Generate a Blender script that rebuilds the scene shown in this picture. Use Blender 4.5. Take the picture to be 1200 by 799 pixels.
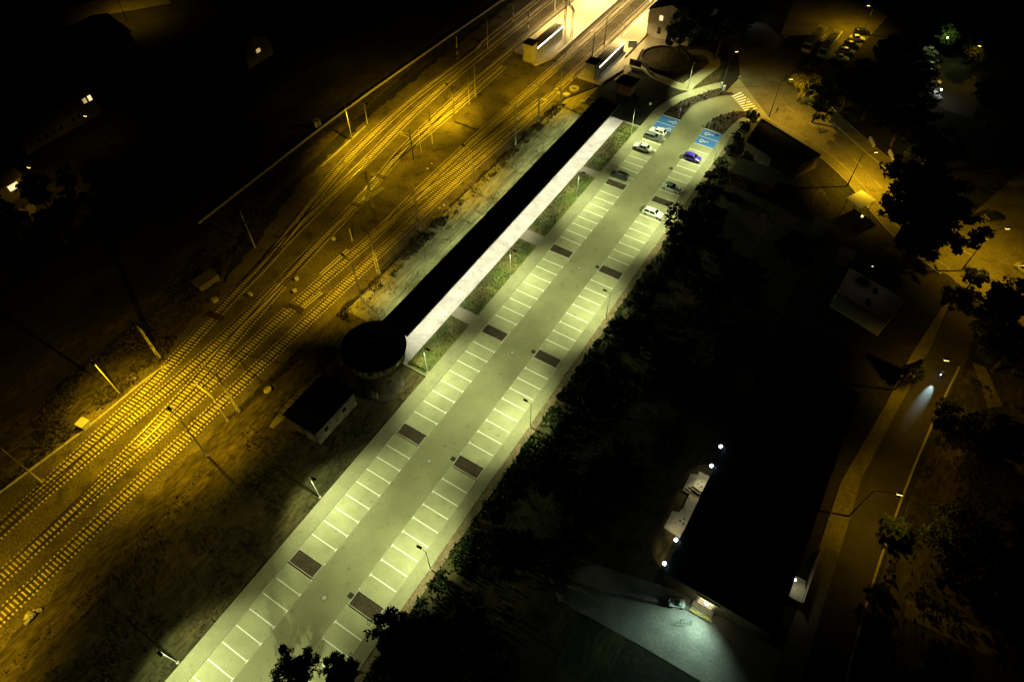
import bpy, bmesh, math, random
from mathutils import Vector, Matrix
random.seed(7)
R = math.radians
for o in list(bpy.data.objects):
    bpy.data.objects.remove(o)
scn = bpy.context.scene
COL = scn.collection

# ------------------------------------------------------------------ camera
# world: x across the car park (0 = inner end of the west bays), y along it, z up
CAM = Vector((40.10, 3.80, 94.0)); PITCH = 51.917; YAW = 31.897; FPX = 770.0
cam_d = bpy.data.cameras.new('camera'); cam = bpy.data.objects.new('camera', cam_d); COL.objects.link(cam)
cam.location = CAM; cam.rotation_euler = (R(90 - PITCH), 0, R(YAW))
cam_d.sensor_fit = 'HORIZONTAL'; cam_d.sensor_width = 36.0; cam_d.lens = FPX / 1200 * 36.0
cam_d.clip_start = 1.0; cam_d.clip_end = 4000
scn.camera = cam
# ------------------------------------------------------------------ world (night sky)
w = bpy.data.worlds.new('World'); scn.world = w; w.use_nodes = True
nt = w.node_tree; bg = nt.nodes['Background']
sky = nt.nodes.new('ShaderNodeTexSky'); sky.sky_type = 'NISHITA'; sky.sun_disc = False
sky.sun_elevation = R(12); sky.sun_rotation = R(200)
nt.links.new(sky.outputs[0], bg.inputs[0]); bg.inputs[1].default_value = 0.00004
moon = bpy.data.lights.new('sun', 'SUN'); moon.energy = 0.0006; moon.angle = R(0.5); moon.color = (1, .95, .85)
mo = bpy.data.objects.new('sun', moon); COL.objects.link(mo); mo.rotation_euler = (R(60), 0, R(30)); mo.location = (0, 60, 120)
scn.view_settings.view_transform = 'Standard'; scn.view_settings.look = 'None'
scn.view_settings.exposure = 0.0; scn.view_settings.gamma = 1.0; scn.view_settings.use_curve_mapping = False
scn.render.engine = 'CYCLES'; scn.cycles.use_denoising = True; scn.cycles.max_bounces = 4
scn.cycles.sample_clamp_indirect = 4.0
# light levels of the different lamps of the place
P_LOT, P_CAN, P_RAIL, P_PLAT, P_ROAD, P_DOOR = 5100, 760, 10800, 13500, 11500, 2900
C_LOT = (0.86, 1.0, 0.50); C_CAN = (1.0, 0.97, 0.83); C_SOD = (1.0, 0.63, 0.012); C_ROAD = (1.0, 0.59, 0.015)
C_PLAT = (1.0, 0.73, 0.27); C_COLD = (0.60, 1.0, 0.84)

def gp(px, py, z=0.0):
    """photo pixel -> world point on the plane at height z"""
    a = (px - 600) / FPX; b = (399.5 - py) / FPX
    d = cam.rotation_euler.to_matrix() @ Vector((a, b, -1.0))
    t = (z - CAM.z) / d.z
    return CAM + d * t

# ------------------------------------------------------------------ materials
M = {}
def mat(name, col, rough=0.85, var=0.0, scale=1.0, var2=0.0, scale2=8.0, bump=0.0, metal=0.0, emit=None, es=0.0, spec=0.3, tint=None, streak=1.0):
    m = bpy.data.materials.new(name); m.use_nodes = True; n = m.node_tree
    b = n.nodes['Principled BSDF']; b.inputs['Roughness'].default_value = rough; b.inputs['Metallic'].default_value = metal
    b.inputs['Specular IOR Level'].default_value = spec
    b.inputs['Base Color'].default_value = (*col, 1)
    if emit:
        b.inputs['Emission Color'].default_value = (*emit, 1); b.inputs['Emission Strength'].default_value = es
    if var or var2 or bump:
        g = n.nodes.new('ShaderNodeNewGeometry')
        src = None
        def noise(sc, det=5.0):
            t = n.nodes.new('ShaderNodeTexNoise'); t.inputs['Scale'].default_value = sc; t.inputs['Detail'].default_value = det
            vs_ = n.nodes.new('ShaderNodeVectorMath'); vs_.operation = 'MULTIPLY'; vs_.inputs[1].default_value = (1, streak, 1)
            n.links.new(g.outputs['Position'], vs_.inputs[0]); n.links.new(vs_.outputs[0], t.inputs['Vector']); return t
        def ramp(t, v, lo=.3, hi=.7):
            r = n.nodes.new('ShaderNodeMapRange'); r.inputs[1].default_value = lo; r.inputs[2].default_value = hi
            r.inputs[3].default_value = 1 - v; r.inputs[4].default_value = 1 + v; n.links.new(t.outputs['Fac'], r.inputs[0]); return r
        t1 = noise(scale); r1 = ramp(t1, var)
        t2 = noise(scale2, 3.0); r2 = ramp(t2, var2)
        mul = n.nodes.new('ShaderNodeMath'); mul.operation = 'MULTIPLY'
        n.links.new(r1.outputs[0], mul.inputs[0]); n.links.new(r2.outputs[0], mul.inputs[1])
        base = None
        if tint:
            mx = n.nodes.new('ShaderNodeMix'); mx.data_type = 'RGBA'; mx.inputs[6].default_value = (*col, 1); mx.inputs[7].default_value = (*tint, 1)
            t3 = noise(scale * .6, 6.0); rr = n.nodes.new('ShaderNodeMapRange'); rr.inputs[1].default_value = .4; rr.inputs[2].default_value = .62
            n.links.new(t3.outputs['Fac'], rr.inputs[0]); n.links.new(rr.outputs[0], mx.inputs[0]); base = mx.outputs[2]
        vm = n.nodes.new('ShaderNodeVectorMath'); vm.operation = 'SCALE'
        if base: n.links.new(base, vm.inputs[0])
        else: vm.inputs[0].default_value = col
        n.links.new(mul.outputs[0], vm.inputs['Scale']); n.links.new(vm.outputs[0], b.inputs['Base Color'])
        if bump:
            bp = n.nodes.new('ShaderNodeBump'); bp.inputs['Strength'].default_value = bump; bp.inputs['Distance'].default_value = .1
            n.links.new(t2.outputs['Fac'], bp.inputs['Height']); n.links.new(bp.outputs[0], b.inputs['Normal'])
    M[name] = m
    return m
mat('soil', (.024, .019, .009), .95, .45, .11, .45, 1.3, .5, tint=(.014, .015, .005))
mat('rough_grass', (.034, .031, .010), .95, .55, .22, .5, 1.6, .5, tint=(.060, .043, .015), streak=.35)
mat('dry_grass', (.25, .225, .13), .95, .28, .9, .35, 2.6, .4, tint=(.17, .155, .080), streak=.12)
mat('lawn', (.090, .115, .026), .95, .3, .35, .4, 2.5, .5, tint=(.150, .135, .040))
mat('ballast', (.115, .095, .060), .95, .28, .22, .55, 3.2, .9, tint=(.082, .067, .041))
mat('sleeper', (.62, .55, .40), .9, .18, .6, .2, 5)
mat('rail_rust', (.055, .035, .022), .6, .2, 1.0)
mat('rail_head', (.40, .36, .31), .42, metal=1.0)
mat('paver_bay', (.385, .365, .220), .9, .11, .4, .10, 5.0, tint=(.345, .325, .195))
mat('paver_aisle', (.300, .275, .160), .9, .14, .16, .12, 5.0, tint=(.235, .213, .120))
mat('paver_walk', (.270, .250, .150), .9, .10, .5, .12, 5.0)
mat('paver_white', (.66, .65, .50), .9, .17, .55, .14, 3.0, tint=(.56, .53, .42))
mat('kerb', (.30, .285, .20), .9, .12, 1.0)
mat('paint', (.90, .90, .84), .6, .07, 2.5)
mat('paint_blue', (.070, .210, .62), .6, .08, 2.0)
mat('mulch', (.060, .040, .024), .95, .25, .8, .5, 5.0, .7)
mat('soil_strip', (.16, .115, .065), .95, .3, .7, .4, 4.0, .5)
mat('asphalt', (.085, .078, .060), .9, .18, .15, .15, 3.0, tint=(.06, .055, .042))
mat('asphalt_old', (.17, .148, .088), .9, .28, .10, .25, 2.2, tint=(.115, .100, .058))
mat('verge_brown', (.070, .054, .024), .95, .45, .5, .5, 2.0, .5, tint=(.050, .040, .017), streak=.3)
mat('asphalt_dark', (.045, .038, .028), .85, .3, .2, .2, 3.0)
mat('concrete', (.42, .40, .33), .9, .16, .8, .15, 4.0)
mat('concrete_dark', (.20, .185, .15), .9, .2, .5, .2, 3.0)
mat('plat', (.50, .45, .33), .9, .10, .4, .15, 2.0)
mat('bitumen', (.012, .012, .012), .9, .3, .3)
mat('roof_dark', (.022, .018, .015), .9, .3, .5)
mat('roof_pale', (.36, .34, .27), .85, .10, .3, .12, 2.0)
mat('plaster', (.48, .43, .33), .9, .15, .5, .1, 3.0)
mat('plaster_olive', (.16, .14, .08), .9, .15, .4)
mat('brick', (.16, .065, .035), .9, .3, 1.0, .35, 6.0)
mat('stone', (.050, .040, .028), .9, .4, .8, .4, 4.0, .3)
mat('shed_wall', (.085, .075, .05), .9, .5, .7, .4, 3.0)
mat('metal_grey', (.50, .50, .47), .5, metal=.3)
mat('metal_dark', (.03, .03, .03), .5)
mat('steel_mast', (.58, .55, .46), .55, .12, 1.5, metal=.15)
mat('glass', (.010, .013, .015), .12, spec=.6)
mat('glass_clear', (.30, .33, .32), .1, spec=.6)
mat('tyre', (.012, .012, .012), .9)
mat('rim', (.35, .35, .35), .35, metal=.8)
mat('car_white', (.78, .78, .74), .3, spec=.6)
mat('car_silver', (.48, .50, .47), .32, metal=.5)
mat('car_grey', (.20, .21, .20), .32, metal=.4)
mat('car_black', (.018, .024, .020), .25, spec=.7)
mat('car_violet', (.070, .030, .52), .3, spec=.6)
mat('car_red', (.30, .03, .02), .3, spec=.6)
mat('lamp_white', (.8, .8, .75), .5, emit=(.9, 1, .8), es=6)
mat('lamp_sodium', (.8, .7, .4), .5, emit=(1, .65, .15), es=4)
mat('lamp_cold', (.8, .8, .8), .5, emit=(.62, .88, 1), es=9)
mat('led_strip', (.9, .9, .85), .5, emit=(1, .97, .80), es=5)
mat('window_lit', (.7, .6, .4), .5, emit=(1, .80, .42), es=1.1)
mat('window_lit_dim', (.6, .5, .3), .5, emit=(1, .70, .25), es=.5)
mat('head_lamp', (.9, .9, .9), .2, emit=(.85, .9, 1), es=40)
mat('lens_red', (.35, .02, .01), .3)
mat('lens_clear', (.7, .7, .68), .2)
mat('tail_lit', (.4, .02, .01), .4, emit=(1, .25, .05), es=2.5)
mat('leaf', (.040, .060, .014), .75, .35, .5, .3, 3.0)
mat('leaf_lit', (.110, .105, .018), .75, .35, .5, .3, 3.0)  # lighter copy of leaf; lamp glow on lit trees put into the colour
mat('leaf_dark', (.016, .021, .008), .8, .4, .5)  # darker copy of leaf; shade of unlit trees put into the colour
mat('bark', (.075, .055, .035), .95, .3, 3.0)
mat('skin', (.45, .28, .19), .6)
mat('cloth_white', (.62, .62, .60), .9)
mat('cloth_yellow', (.55, .40, .06), .9)
mat('cloth_dark', (.02, .02, .025), .9)
mat('cloth_blue', (.05, .06, .22), .9)
mat('hair', (.02, .014, .01), .8)
mat('wood', (.17, .12, .07), .9, .25, 2.0)
mat('sign_white', (.75, .75, .72), .6)
mat('sign_blue', (.03, .09, .38), .6)
mat('sign_red', (.5, .03, .02), .6)
mat('yellow_paint', (.60, .42, .03), .6)

def stains(name, scale, lo, hi, amount):
    n = M[name].node_tree; b = n.nodes['Principled BSDF']; src = b.inputs['Base Color'].links[0].from_socket
    g = n.nodes.new('ShaderNodeNewGeometry'); t = n.nodes.new('ShaderNodeTexNoise'); t.inputs['Scale'].default_value = scale; t.inputs['Detail'].default_value = 2
    n.links.new(g.outputs['Position'], t.inputs['Vector'])
    r = n.nodes.new('ShaderNodeMapRange'); r.inputs[1].default_value = lo; r.inputs[2].default_value = hi; r.inputs[3].default_value = 1; r.inputs[4].default_value = 1 - amount
    n.links.new(t.outputs['Fac'], r.inputs[0]); v = n.nodes.new('ShaderNodeVectorMath'); v.operation = 'SCALE'
    n.links.new(src, v.inputs[0]); n.links.new(r.outputs[0], v.inputs['Scale']); n.links.new(v.outputs[0], b.inputs['Base Color'])
stains('paver_aisle', .75, .62, .72, .22); stains('paver_bay', 1.1, .66, .74, .35); stains('paver_walk', .8, .62, .75, .2); stains('ballast', .35, .55, .7, .45); stains('sleeper', 2.2, .5, .75, .4); stains('asphalt_old', .3, .55, .7, .3)
# ------------------------------------------------------------------ mesh helpers
class MB:
    def __init__(s): s.v = []; s.f = []; s.mi = []
    def add(s, vs, fs, mi=0):
        o = len(s.v); s.v += [tuple(v) for v in vs]; s.f += [tuple(i + o for i in f) for f in fs]; s.mi += [mi] * len(fs)
    def box(s, x0, x1, y0, y1, z0, z1, mi=0):
        s.add([(x0,y0,z0),(x1,y0,z0),(x1,y1,z0),(x0,y1,z0),(x0,y0,z1),(x1,y0,z1),(x1,y1,z1),(x0,y1,z1)],
              [(0,3,2,1),(4,5,6,7),(0,1,5,4),(1,2,6,5),(2,3,7,6),(3,0,4,7)], mi)
    def cbox(s, cx, cy, cz, sx, sy, sz, rz=0, mi=0):
        c, q = math.cos(rz), math.sin(rz); vs = []
        for z in (-sz/2, sz/2):
            for x, y in ((-sx/2,-sy/2),(sx/2,-sy/2),(sx/2,sy/2),(-sx/2,sy/2)):
                vs.append((cx + x*c - y*q, cy + x*q + y*c, cz + z))
        s.add(vs, [(0,3,2,1),(4,5,6,7),(0,1,5,4),(1,2,6,5),(2,3,7,6),(3,0,4,7)], mi)
    def tube(s, a, b, r0, r1=None, n=8, mi=0, caps=True):
        a, b = Vector(a), Vector(b); r1 = r0 if r1 is None else r1
        d = (b - a).normalized(); u = d.orthogonal().normalized(); t = d.cross(u)
        vs = []
        for p, r in ((a, r0), (b, r1)):
            for k in range(n):
                an = 2*math.pi*k/n; vs.append(p + u*math.cos(an)*r + t*math.sin(an)*r)
        fs = [(k, (k+1) % n, n + (k+1) % n, n + k) for k in range(n)]
        if caps: fs += [tuple(range(n))[::-1], tuple(range(n, 2*n))]
        s.add(vs, fs, mi)
    def prism(s, poly, z0, z1, mi=0):
        n = len(poly)
        ar = sum(poly[i][0]*poly[(i+1) % n][1] - poly[(i+1) % n][0]*poly[i][1] for i in range(n))
        if ar < 0: poly = poly[::-1]
        vs = [(x, y, z0) for x, y in poly] + [(x, y, z1) for x, y in poly]
        fs = [tuple(range(n))[::-1], tuple(range(n, 2*n))] + [(i, (i+1) % n, n + (i+1) % n, n + i) for i in range(n)]
        s.add(vs, fs, mi)
    def lathe(s, prof, n=32, cx=0, cy=0, mi=0):
        vs = []; fs = []
        for r, z in prof:
            for k in range(n):
                a = 2*math.pi*k/n; vs.append((cx + r*math.cos(a), cy + r*math.sin(a), z))
        for j in range(len(prof)-1):
            for k in range(n):
                fs.append((j*n+k, j*n+(k+1) % n, (j+1)*n+(k+1) % n, (j+1)*n+k))
        s.add(vs, fs, mi)
    def mesh(s, name, mats, smooth=False):
        me = bpy.data.meshes.new(name); me.from_pydata(s.v, [], s.f)
        for m in (mats if isinstance(mats, (list, tuple)) else [mats]): me.materials.append(M[m])
        if any(s.mi): me.polygons.foreach_set('material_index', s.mi)
        if smooth: me.polygons.foreach_set('use_smooth', [True]*len(me.polygons))
        me.update(); return me
    def build(s, name, mats, parent=None, smooth=False, loc=None):
        o = bpy.data.objects.new(name, s.mesh(name, mats, smooth)); COL.objects.link(o)
        if parent: o.parent = parent
        if loc: o.location = loc
        return o
def tag(o, label=None, cat=None, group=None, kind=None):
    if label: o['label'] = label
    if cat: o['category'] = cat
    if group: o['group'] = group
    if kind: o['kind'] = kind
    return o
def thing(name, label, cat, loc=(0,0,0), rz=0, group=None):
    o = bpy.data.objects.new(name, None); COL.objects.link(o); o.empty_display_size = .3
    o.location = loc; o.rotation_euler = (0, 0, rz); return tag(o, label, cat, group)
def inst(name, me, parent=None, loc=(0,0,0), rz=0):
    o = bpy.data.objects.new(name, me); COL.objects.link(o); o.parent = parent; o.location = loc; o.rotation_euler = (0,0,rz); return o
def copy_tree(o, parent=None):
    c = o.copy(); COL.objects.link(c); c.parent = parent
    for ch in list(o.children): copy_tree(ch, c)
    return c
def sheet(name, poly, z, m, parent=None, kind='structure', thick=.5):
    b = MB(); b.prism(poly, z - thick, z); o = b.build(name, m, parent)
    if not parent: tag(o, kind=kind)
    return o
def rect(x0, x1, y0, y1): return [(x0,y0),(x1,y0),(x1,y1),(x0,y1)]
def pxpoly(*pts, z=0.0): return [(gp(x, y, z).x, gp(x, y, z).y) for x, y in pts]
def offset_line(pts, d):
    out = []
    for i, p in enumerate(pts):
        a = Vector(pts[max(i-1, 0)]); b = Vector(pts[min(i+1, len(pts)-1)]); t = (b-a).normalized()
        out.append((p[0] - t.y*d, p[1] + t.x*d))
    return out
def smooth_line(pts, step=1.0):
    """catmull-rom through points, resampled at even steps"""
    P = [Vector(p) for p in pts]; P = [P[0]*2-P[1]] + P + [P[-1]*2-P[-2]]; fine = []
    for i in range(1, len(P)-2):
        for k in range(24):
            t = k/24; a, b, c, d = P[i-1], P[i], P[i+1], P[i+2]
            fine.append(.5*((2*b) + (c-a)*t + (2*a-5*b+4*c-d)*t*t + (3*b-a-3*c+d)*t*t*t))
    fine.append(P[-2]); out = [fine[0]]; acc = 0
    for a, b in zip(fine, fine[1:]):
        L = (b-a).length
        while acc + L >= step and L > 1e-9:
            a = a + (b-a)*((step-acc)/L); L = (b-a).length; out.append(a.copy()); acc = 0
        acc += L
    return [(p.x, p.y) for p in out]
def area_light(name, kind, power, col, loc, parent=None, aim=None, size=160, blend=.35, wing=0.0, radius=.12):
    key = 'L_%s_%s_%s_%s_%s' % (kind, power, col, size, wing)
    l = bpy.data.lights.get(key)
    if not l:
        l = bpy.data.lights.new(key, kind); l.energy = power; l.color = col; l.shadow_soft_size = radius
        if kind == 'SPOT': l.spot_size = R(size); l.spot_blend = blend
        if wing:
            # street-lamp optics: more light thrown sideways than straight down
            l.use_nodes = True; n = l.node_tree; em = n.nodes['Emission']
            g = n.nodes.new('ShaderNodeNewGeometry'); sp = n.nodes.new('ShaderNodeSeparateXYZ'); n.links.new(g.outputs['Incoming'], sp.inputs[0])
            a = n.nodes.new('ShaderNodeMath'); a.operation = 'ABSOLUTE'; n.links.new(sp.outputs[2], a.inputs[0])
            mx = n.nodes.new('ShaderNodeMath'); mx.operation = 'MAXIMUM'; mx.inputs[1].default_value = .3; n.links.new(a.outputs[0], mx.inputs[0])
            pw = n.nodes.new('ShaderNodeMath'); pw.operation = 'POWER'; pw.inputs[1].default_value = -wing; n.links.new(mx.outputs[0], pw.inputs[0])
            n.links.new(pw.outputs[0], em.inputs['Strength'])
    o = bpy.data.objects.new(name, l); COL.objects.link(o); o.parent = parent; o.location = loc
    if aim: o.rotation_euler = Vector(aim).to_track_quat('-Z', 'Y').to_euler()
    return o

# ================================================================== SETTING
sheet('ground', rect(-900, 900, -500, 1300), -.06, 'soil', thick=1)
# rail yard ballast
yard = [(-52,-60),(-54,0),(-50,20),(-52,40),(-57,60),(-63,80),(-66,110),(-68,150),(-67,330),(-25,330),(-25,150),(-29.5,140),(-30,60),(-30.5,30),(-29.5,0),(-28,-60)]
_y = []
for _a, _c in zip(yard, yard[1:] + yard[:1]):
    _n = max(1, int(math.hypot(_c[0]-_a[0], _c[1]-_a[1])/1.3))
    _y += [(_a[0]+(_c[0]-_a[0])*k/_n + random.uniform(-.55,.55), _a[1]+(_c[1]-_a[1])*k/_n) for k in range(_n)]
sheet('ballast_bed', _y, 0.0, 'ballast')
sheet('dry_grass_strip', [(-29.2,56),(-26,44),(-23.4,30),(-22.6,30),(-21,50),(-14,52),(-13.4,150),(-24,150),(-28.6,140),(-29.5,90)], -.02, 'dry_grass')
sheet('brown_verge', [(-31,-60),(-24.5,-60),(-23.5,0),(-24.5,30),(-23,56),(-31,56)], -.012, 'verge_brown')
sheet('brown_verge', [(-60,-60),(-52,-60),(-50,20),(-52,45),(-62,60),(-68,100),(-72,140),(-76,140),(-74,90),(-66,50),(-59,20)], -.012, 'verge_brown')
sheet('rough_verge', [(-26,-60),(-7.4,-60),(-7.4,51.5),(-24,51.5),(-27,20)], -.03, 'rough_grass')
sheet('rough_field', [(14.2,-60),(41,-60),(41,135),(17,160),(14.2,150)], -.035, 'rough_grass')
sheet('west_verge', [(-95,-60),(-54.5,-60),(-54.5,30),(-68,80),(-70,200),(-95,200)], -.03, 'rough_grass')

# ---------------- car park
Y0, Y1 = -32.0, 147.0
lot = sheet('parking_lot', rect(0, 6.15, Y0, Y1), 0.0, 'paver_aisle')
sheet('parking_bays', rect(-4.9, 0, Y0, Y1), .004, 'paver_bay', parent=lot)
sheet('parking_bays', rect(6.15, 11.08, Y0, Y1), .004, 'paver_bay', parent=lot)
b = MB(); b.box(-.06, .06, Y0, Y1, -.2, .009); b.build('drain_row', 'kerb', lot)
b = MB(); b.box(6.09, 6.21, Y0, Y1, -.2, .009); b.build('drain_row', 'kerb', lot)
sheet('east_pavement', rect(11.2, 13.05, Y0, 150), .09, 'paver_walk')
b = MB(); b.box(11.08, 11.2, Y0, 146.6, -.3, .11); tag(b.build('kerb', 'kerb'), kind='structure')
sheet('soil_strip', [(13.05,Y0),(14.3,Y0),(14.3,120),(14.0,150),(13.05,150)], .05, 'soil_strip')
sheet('west_pavement', rect(-7.38, -5.02, Y0, 147.2), .09, 'paver_walk')
b = MB(); b.box(-5.02, -4.9, Y0, 147.2, -.3, .12); tag(b.build('kerb', 'kerb'), kind='structure')
# drive curving east to the zebra crossing
rl = smooth_line([(0,147),(-.1,151),(.6,156),(3.9,161.4),(7.3,164.6)], .8)
rr = smooth_line([(5.9,147),(6.6,152),(9.9,157.4),(13.2,159.6)], .8)
sheet('drive', rl + rr[::-1], 0.0, 'paver_aisle')
wl_in = smooth_line([(-4.9,147.2),(-4.4,150),(-2.9,155.3),(-.4,160),(2.3,164.6),(4.3,167.2)], .8)
wl_out = smooth_line([(-7.38,147.2),(-6.9,150.5),(-5.2,156.2),(-2.6,161.3),(.3,166.0),(2.6,169.0)], .8)
sheet('west_pavement', wl_in + wl_out[::-1], .09, 'paver_walk')
wr_in = smooth_line([(10.9,146.7),(11.4,151),(12.2,155),(14.2,158.8)], .8)
wr_out = smooth_line([(13.0,146.7),(13.4,151),(14.3,155),(15.8,157.8)], .8)
sheet('east_pavement', wr_in + wr_out[::-1], .088, 'paver_walk')
sheet('planted_verge', wl_in[1:-3] + [(6.6,165.0)] + rl[::-1][:-1], .06, 'mulch')
sheet('planted_verge', rr[1:] + wr_in[::-1], .06, 'mulch')
for ln in (rl, rr):
    q = offset_line(ln, .07); q2 = offset_line(ln, -.07)
    tag(sheet('kerb', q + q2[::-1], .10, 'kerb'), kind='structure')
# painted bay lines: one stroke with its T end per bay
lm = MB(); lm.box(-4.75, -.10, -.075, .075, -.02, .012); lm.box(-.22, -.10, -.28, .28, -.02, .0125); ml = lm.mesh('bay_line', 'paint')
lm = MB(); lm.box(6.3, 10.95, -.075, .075, -.02, .012); lm.box(6.3, 6.42, -.28, .28, -.02, .0125); mr = lm.mesh('bay_line', 'paint')
BEDS = (-10, 15, 40, 65, 90, 115)
for k in range(-12, 57):
    y = 2.5*k
    if any(abs(y - b0) < .1 or abs(y - b0 - 2.5) < .1 for b0 in BEDS): continue
    if y < 139.9: inst('bay_line', ml, lot, (0, y, 0)); inst('bay_line', mr, lot, (0, y - .05, 0))
for y in (16.25, 41.25, 66.25, 91.25, 116.25, -8.75):   # short ticks at the beds
    b = MB()
    for s in (-1, 1): b.box(-.25, -.10, y + s*1.35 - .06, y + s*1.35 + .06, -.02, .012)
    b.build('bay_tick', 'paint', lot)
    b = MB()
    for s in (-1, 1): b.box(6.27, 6.42, y + s*1.35 - .06, y + s*1.35 + .06, -.02, .012)
    b.build('bay_tick', 'paint', lot)
# blue bays for disabled drivers, with the wheelchair mark
def wheelchair(parent, cx, cy, z, s, ang):
    b = MB(); n = 26
    def arc(x0, y0, r, a0, a1, t):
        pts = [(a0 + (a1-a0)*k/n) for k in range(n+1)]
        for p, q in zip(pts, pts[1:]):
            A = [(x0+(r-t)*math.cos(p), y0+(r-t)*math.sin(p)), (x0+(r+t)*math.cos(p), y0+(r+t)*math.sin(p)), (x0+(r+t)*math.cos(q), y0+(r+t)*math.sin(q)), (x0+(r-t)*math.cos(q), y0+(r-t)*math.sin(q))]
            b.prism(A, -.01, .004)
    def bar(p, q, t):
        d = (Vector(q)-Vector(p)).normalized(); m = Vector((-d.y, d.x))*t
        b.prism([tuple(Vector(p)+m), tuple(Vector(q)+m), tuple(Vector(q)-m), tuple(Vector(p)-m)], -.01, .005)
    arc(0, -.28, .40, R(130), R(395), .075)
    b.prism([(math.cos(2*math.pi*k/12)*.15 - .1, math.sin(2*math.pi*k/12)*.15 + .92) for k in range(12)], -.01, .004)
    bar((-.1,.72), (-.02,.0), .09); bar((-.08,.38), (.36,.36), .06); bar((-.02,0), (.4,0), .08); bar((.4,0), (.58,-.5), .07); bar((.58,-.5), (.75,-.42), .06)
    o = b.build('wheelchair_mark', 'paint', parent, loc=(cx, cy, z)); o.scale = (s, s, 1); o.rotation_euler = (0, 0, ang)
for (x0, x1, sx, ang) in ((-4.75, -.15, -1.25, R(90)), (6.3, 11.0, 7.9, R(-90))):
    for i in range(2):
        ya = 140.15 + i*3.3
        o = sheet('blue_bay', rect(x0, x1, ya + .06, ya + 3.24), .010, 'paint_blue', parent=lot, thick=.03)
        wheelchair(lot, sx, ya + 1.65, .014, 1.15, ang)
    for yy in (140.1, 143.45, 146.8):
        b = MB(); b.box(x0, x1, yy - .06, yy + .06, -.02, .013); b.build('bay_line', 'paint', lot)
# planting beds between the bays
ORD = ['sixth','fifth','fourth','third','second','first']
def bed(x0, x1, y0):
    t = thing('planting_bed', 'brown mulch planting bed, %s from the blue bays on the %s side' % (ORD[BEDS.index(y0)], 'lawn' if x0 < 0 else 'hedge'), 'planting bed', ((x0+x1)/2, y0+1.25, 0), 0, 'planting beds in the two rows of bays')
    w, l = (x1-x0)/2, 1.12
    b = MB(); b.box(-w+.1, w-.1, -l+.1, l-.1, -.2, .05); b.build('mulch', 'mulch', t)
    for a in ((-w, w, -l, -l+.1), (-w, w, l-.1, l), (-w, -w+.1, -l+.1, l-.1), (w-.1, w, -l+.1, l-.1)):
        b = MB(); b.box(*a, -.2, .13); b.build('kerb_stone', 'concrete', t)
    return t
for y0 in BEDS:
    bed(-4.85, -.2, y0); bed(6.35, 11.0, y0)
# manholes and gullies in the aisle
for (px, py), dl in zip(((380,700),(503,540),(600.5,413),(678.5,314)), ('fifth','fourth','third','second')):
    p = gp(px, py); t = thing('manhole_cover', 'round pale manhole cover in the aisle by the %s beds from the blue bays' % dl, 'manhole cover', (p.x, p.y, 0), 0, 'manhole covers along the aisle')
    b = MB(); b.lathe([(.0,.014),(.30,.014),(.30,-.05)], 20); b.build('lid', 'concrete', t)
    b = MB(); b.lathe([(.34,-.05),(.34,.018),(.50,.018),(.50,-.05)], 20); b.build('frame', 'concrete_dark', t)
for (px, py), dl in zip(((411,697.5),(531,537.5),(625,412),(700,312.8),(786.5,197.5)), ('fifth planting bed from the blue bays','fourth planting bed from the blue bays','third planting bed from the blue bays','second planting bed from the blue bays','empty bays next to the violet car')):
    p = gp(px, py); t = thing('drain_gully', 'small dark square drain grate beside the ' + dl, 'drain', (min(p.x, 6.0), p.y, 0), 0, 'drain gullies along the aisle')
    b = MB(); b.box(-.38,.38,-.38,.38,-.1,.014); b.build('frame', 'metal_dark', t)
    for k in range(5):
        b = MB(); b.box(-.30,.30,-.3+.13*k,-.24+.13*k,.0,.024); b.build('bar', 'metal_dark', t)
# white paved apron, cross paths and lawns beside the canopy
sheet('white_apron', rect(-18.4, -11.85, 51.8, 139.2), .06, 'paver_white')
LAWNS = ((52.0,65.4),(68.1,90.0),(93.2,115.9),(118.2,138.6))
sheet('cross_path', rect(-11.85, -7.38, 51.8, 139.4), .05, 'paver_walk')
for i, (a, c) in enumerate(LAWNS):
    sheet('lawn', rect(-11.8, -7.5, a, c), .10, 'lawn')
sheet('rough_green', [(-13.5,139.4),(-7.4,139.4),(-7.4,148),(-3,162),(-8,164),(-16,158),(-24,150),(-24,141)], -.01, 'soil')
# platforms
plat = MB(); plat.prism([(-52,153),(-43.2,149.5),(-41.0,156),(-40.6,330),(-50.5,330)], -.2, .55)
tag(plat.build('island_platform', 'plat'), kind='structure')
plat = MB(); plat.prism([(-30.9,150.5),(-24,150.5),(-22,160),(-24.5,166),(-25,330),(-30.9,330)], -.2, .55)
tag(plat.build('side_platform', 'plat'), kind='structure')
sheet('station_forecourt', pxpoly((703,66),(757,40),(800,50),(790,56),(752,58),(745,72),(735,80),(722,92),(712,92)), .012, 'plat')
for _ln in (((718,93),(738,79),(756,84),(790,99),(806,103),(818,106)), ((802,104),(822,88),(838,74),(826,62),(806,62))):
    _l = smooth_line([(gp(x,y).x, gp(x,y).y) for x, y in _ln], 1.5); sheet('forecourt_path', offset_line(_l, 1.5) + offset_line(_l, -1.5)[::-1], .016 + .004*(_ln[0][0] > 750), 'paver_walk')
sheet('forecourt_green', pxpoly((752,88),(800,108),(840,100),(850,75),(835,50),(790,56),(765,56)), -.005, 'rough_grass')
b = MB(); b.box(-41.35,-41.0,158,330,.555,.562); tag(b.build('platform_line', 'paint'), kind='structure')
b = MB(); b.box(-30.2,-29.85,152,330,.555,.562); tag(b.build('platform_line', 'paint'), kind='structure')
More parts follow.
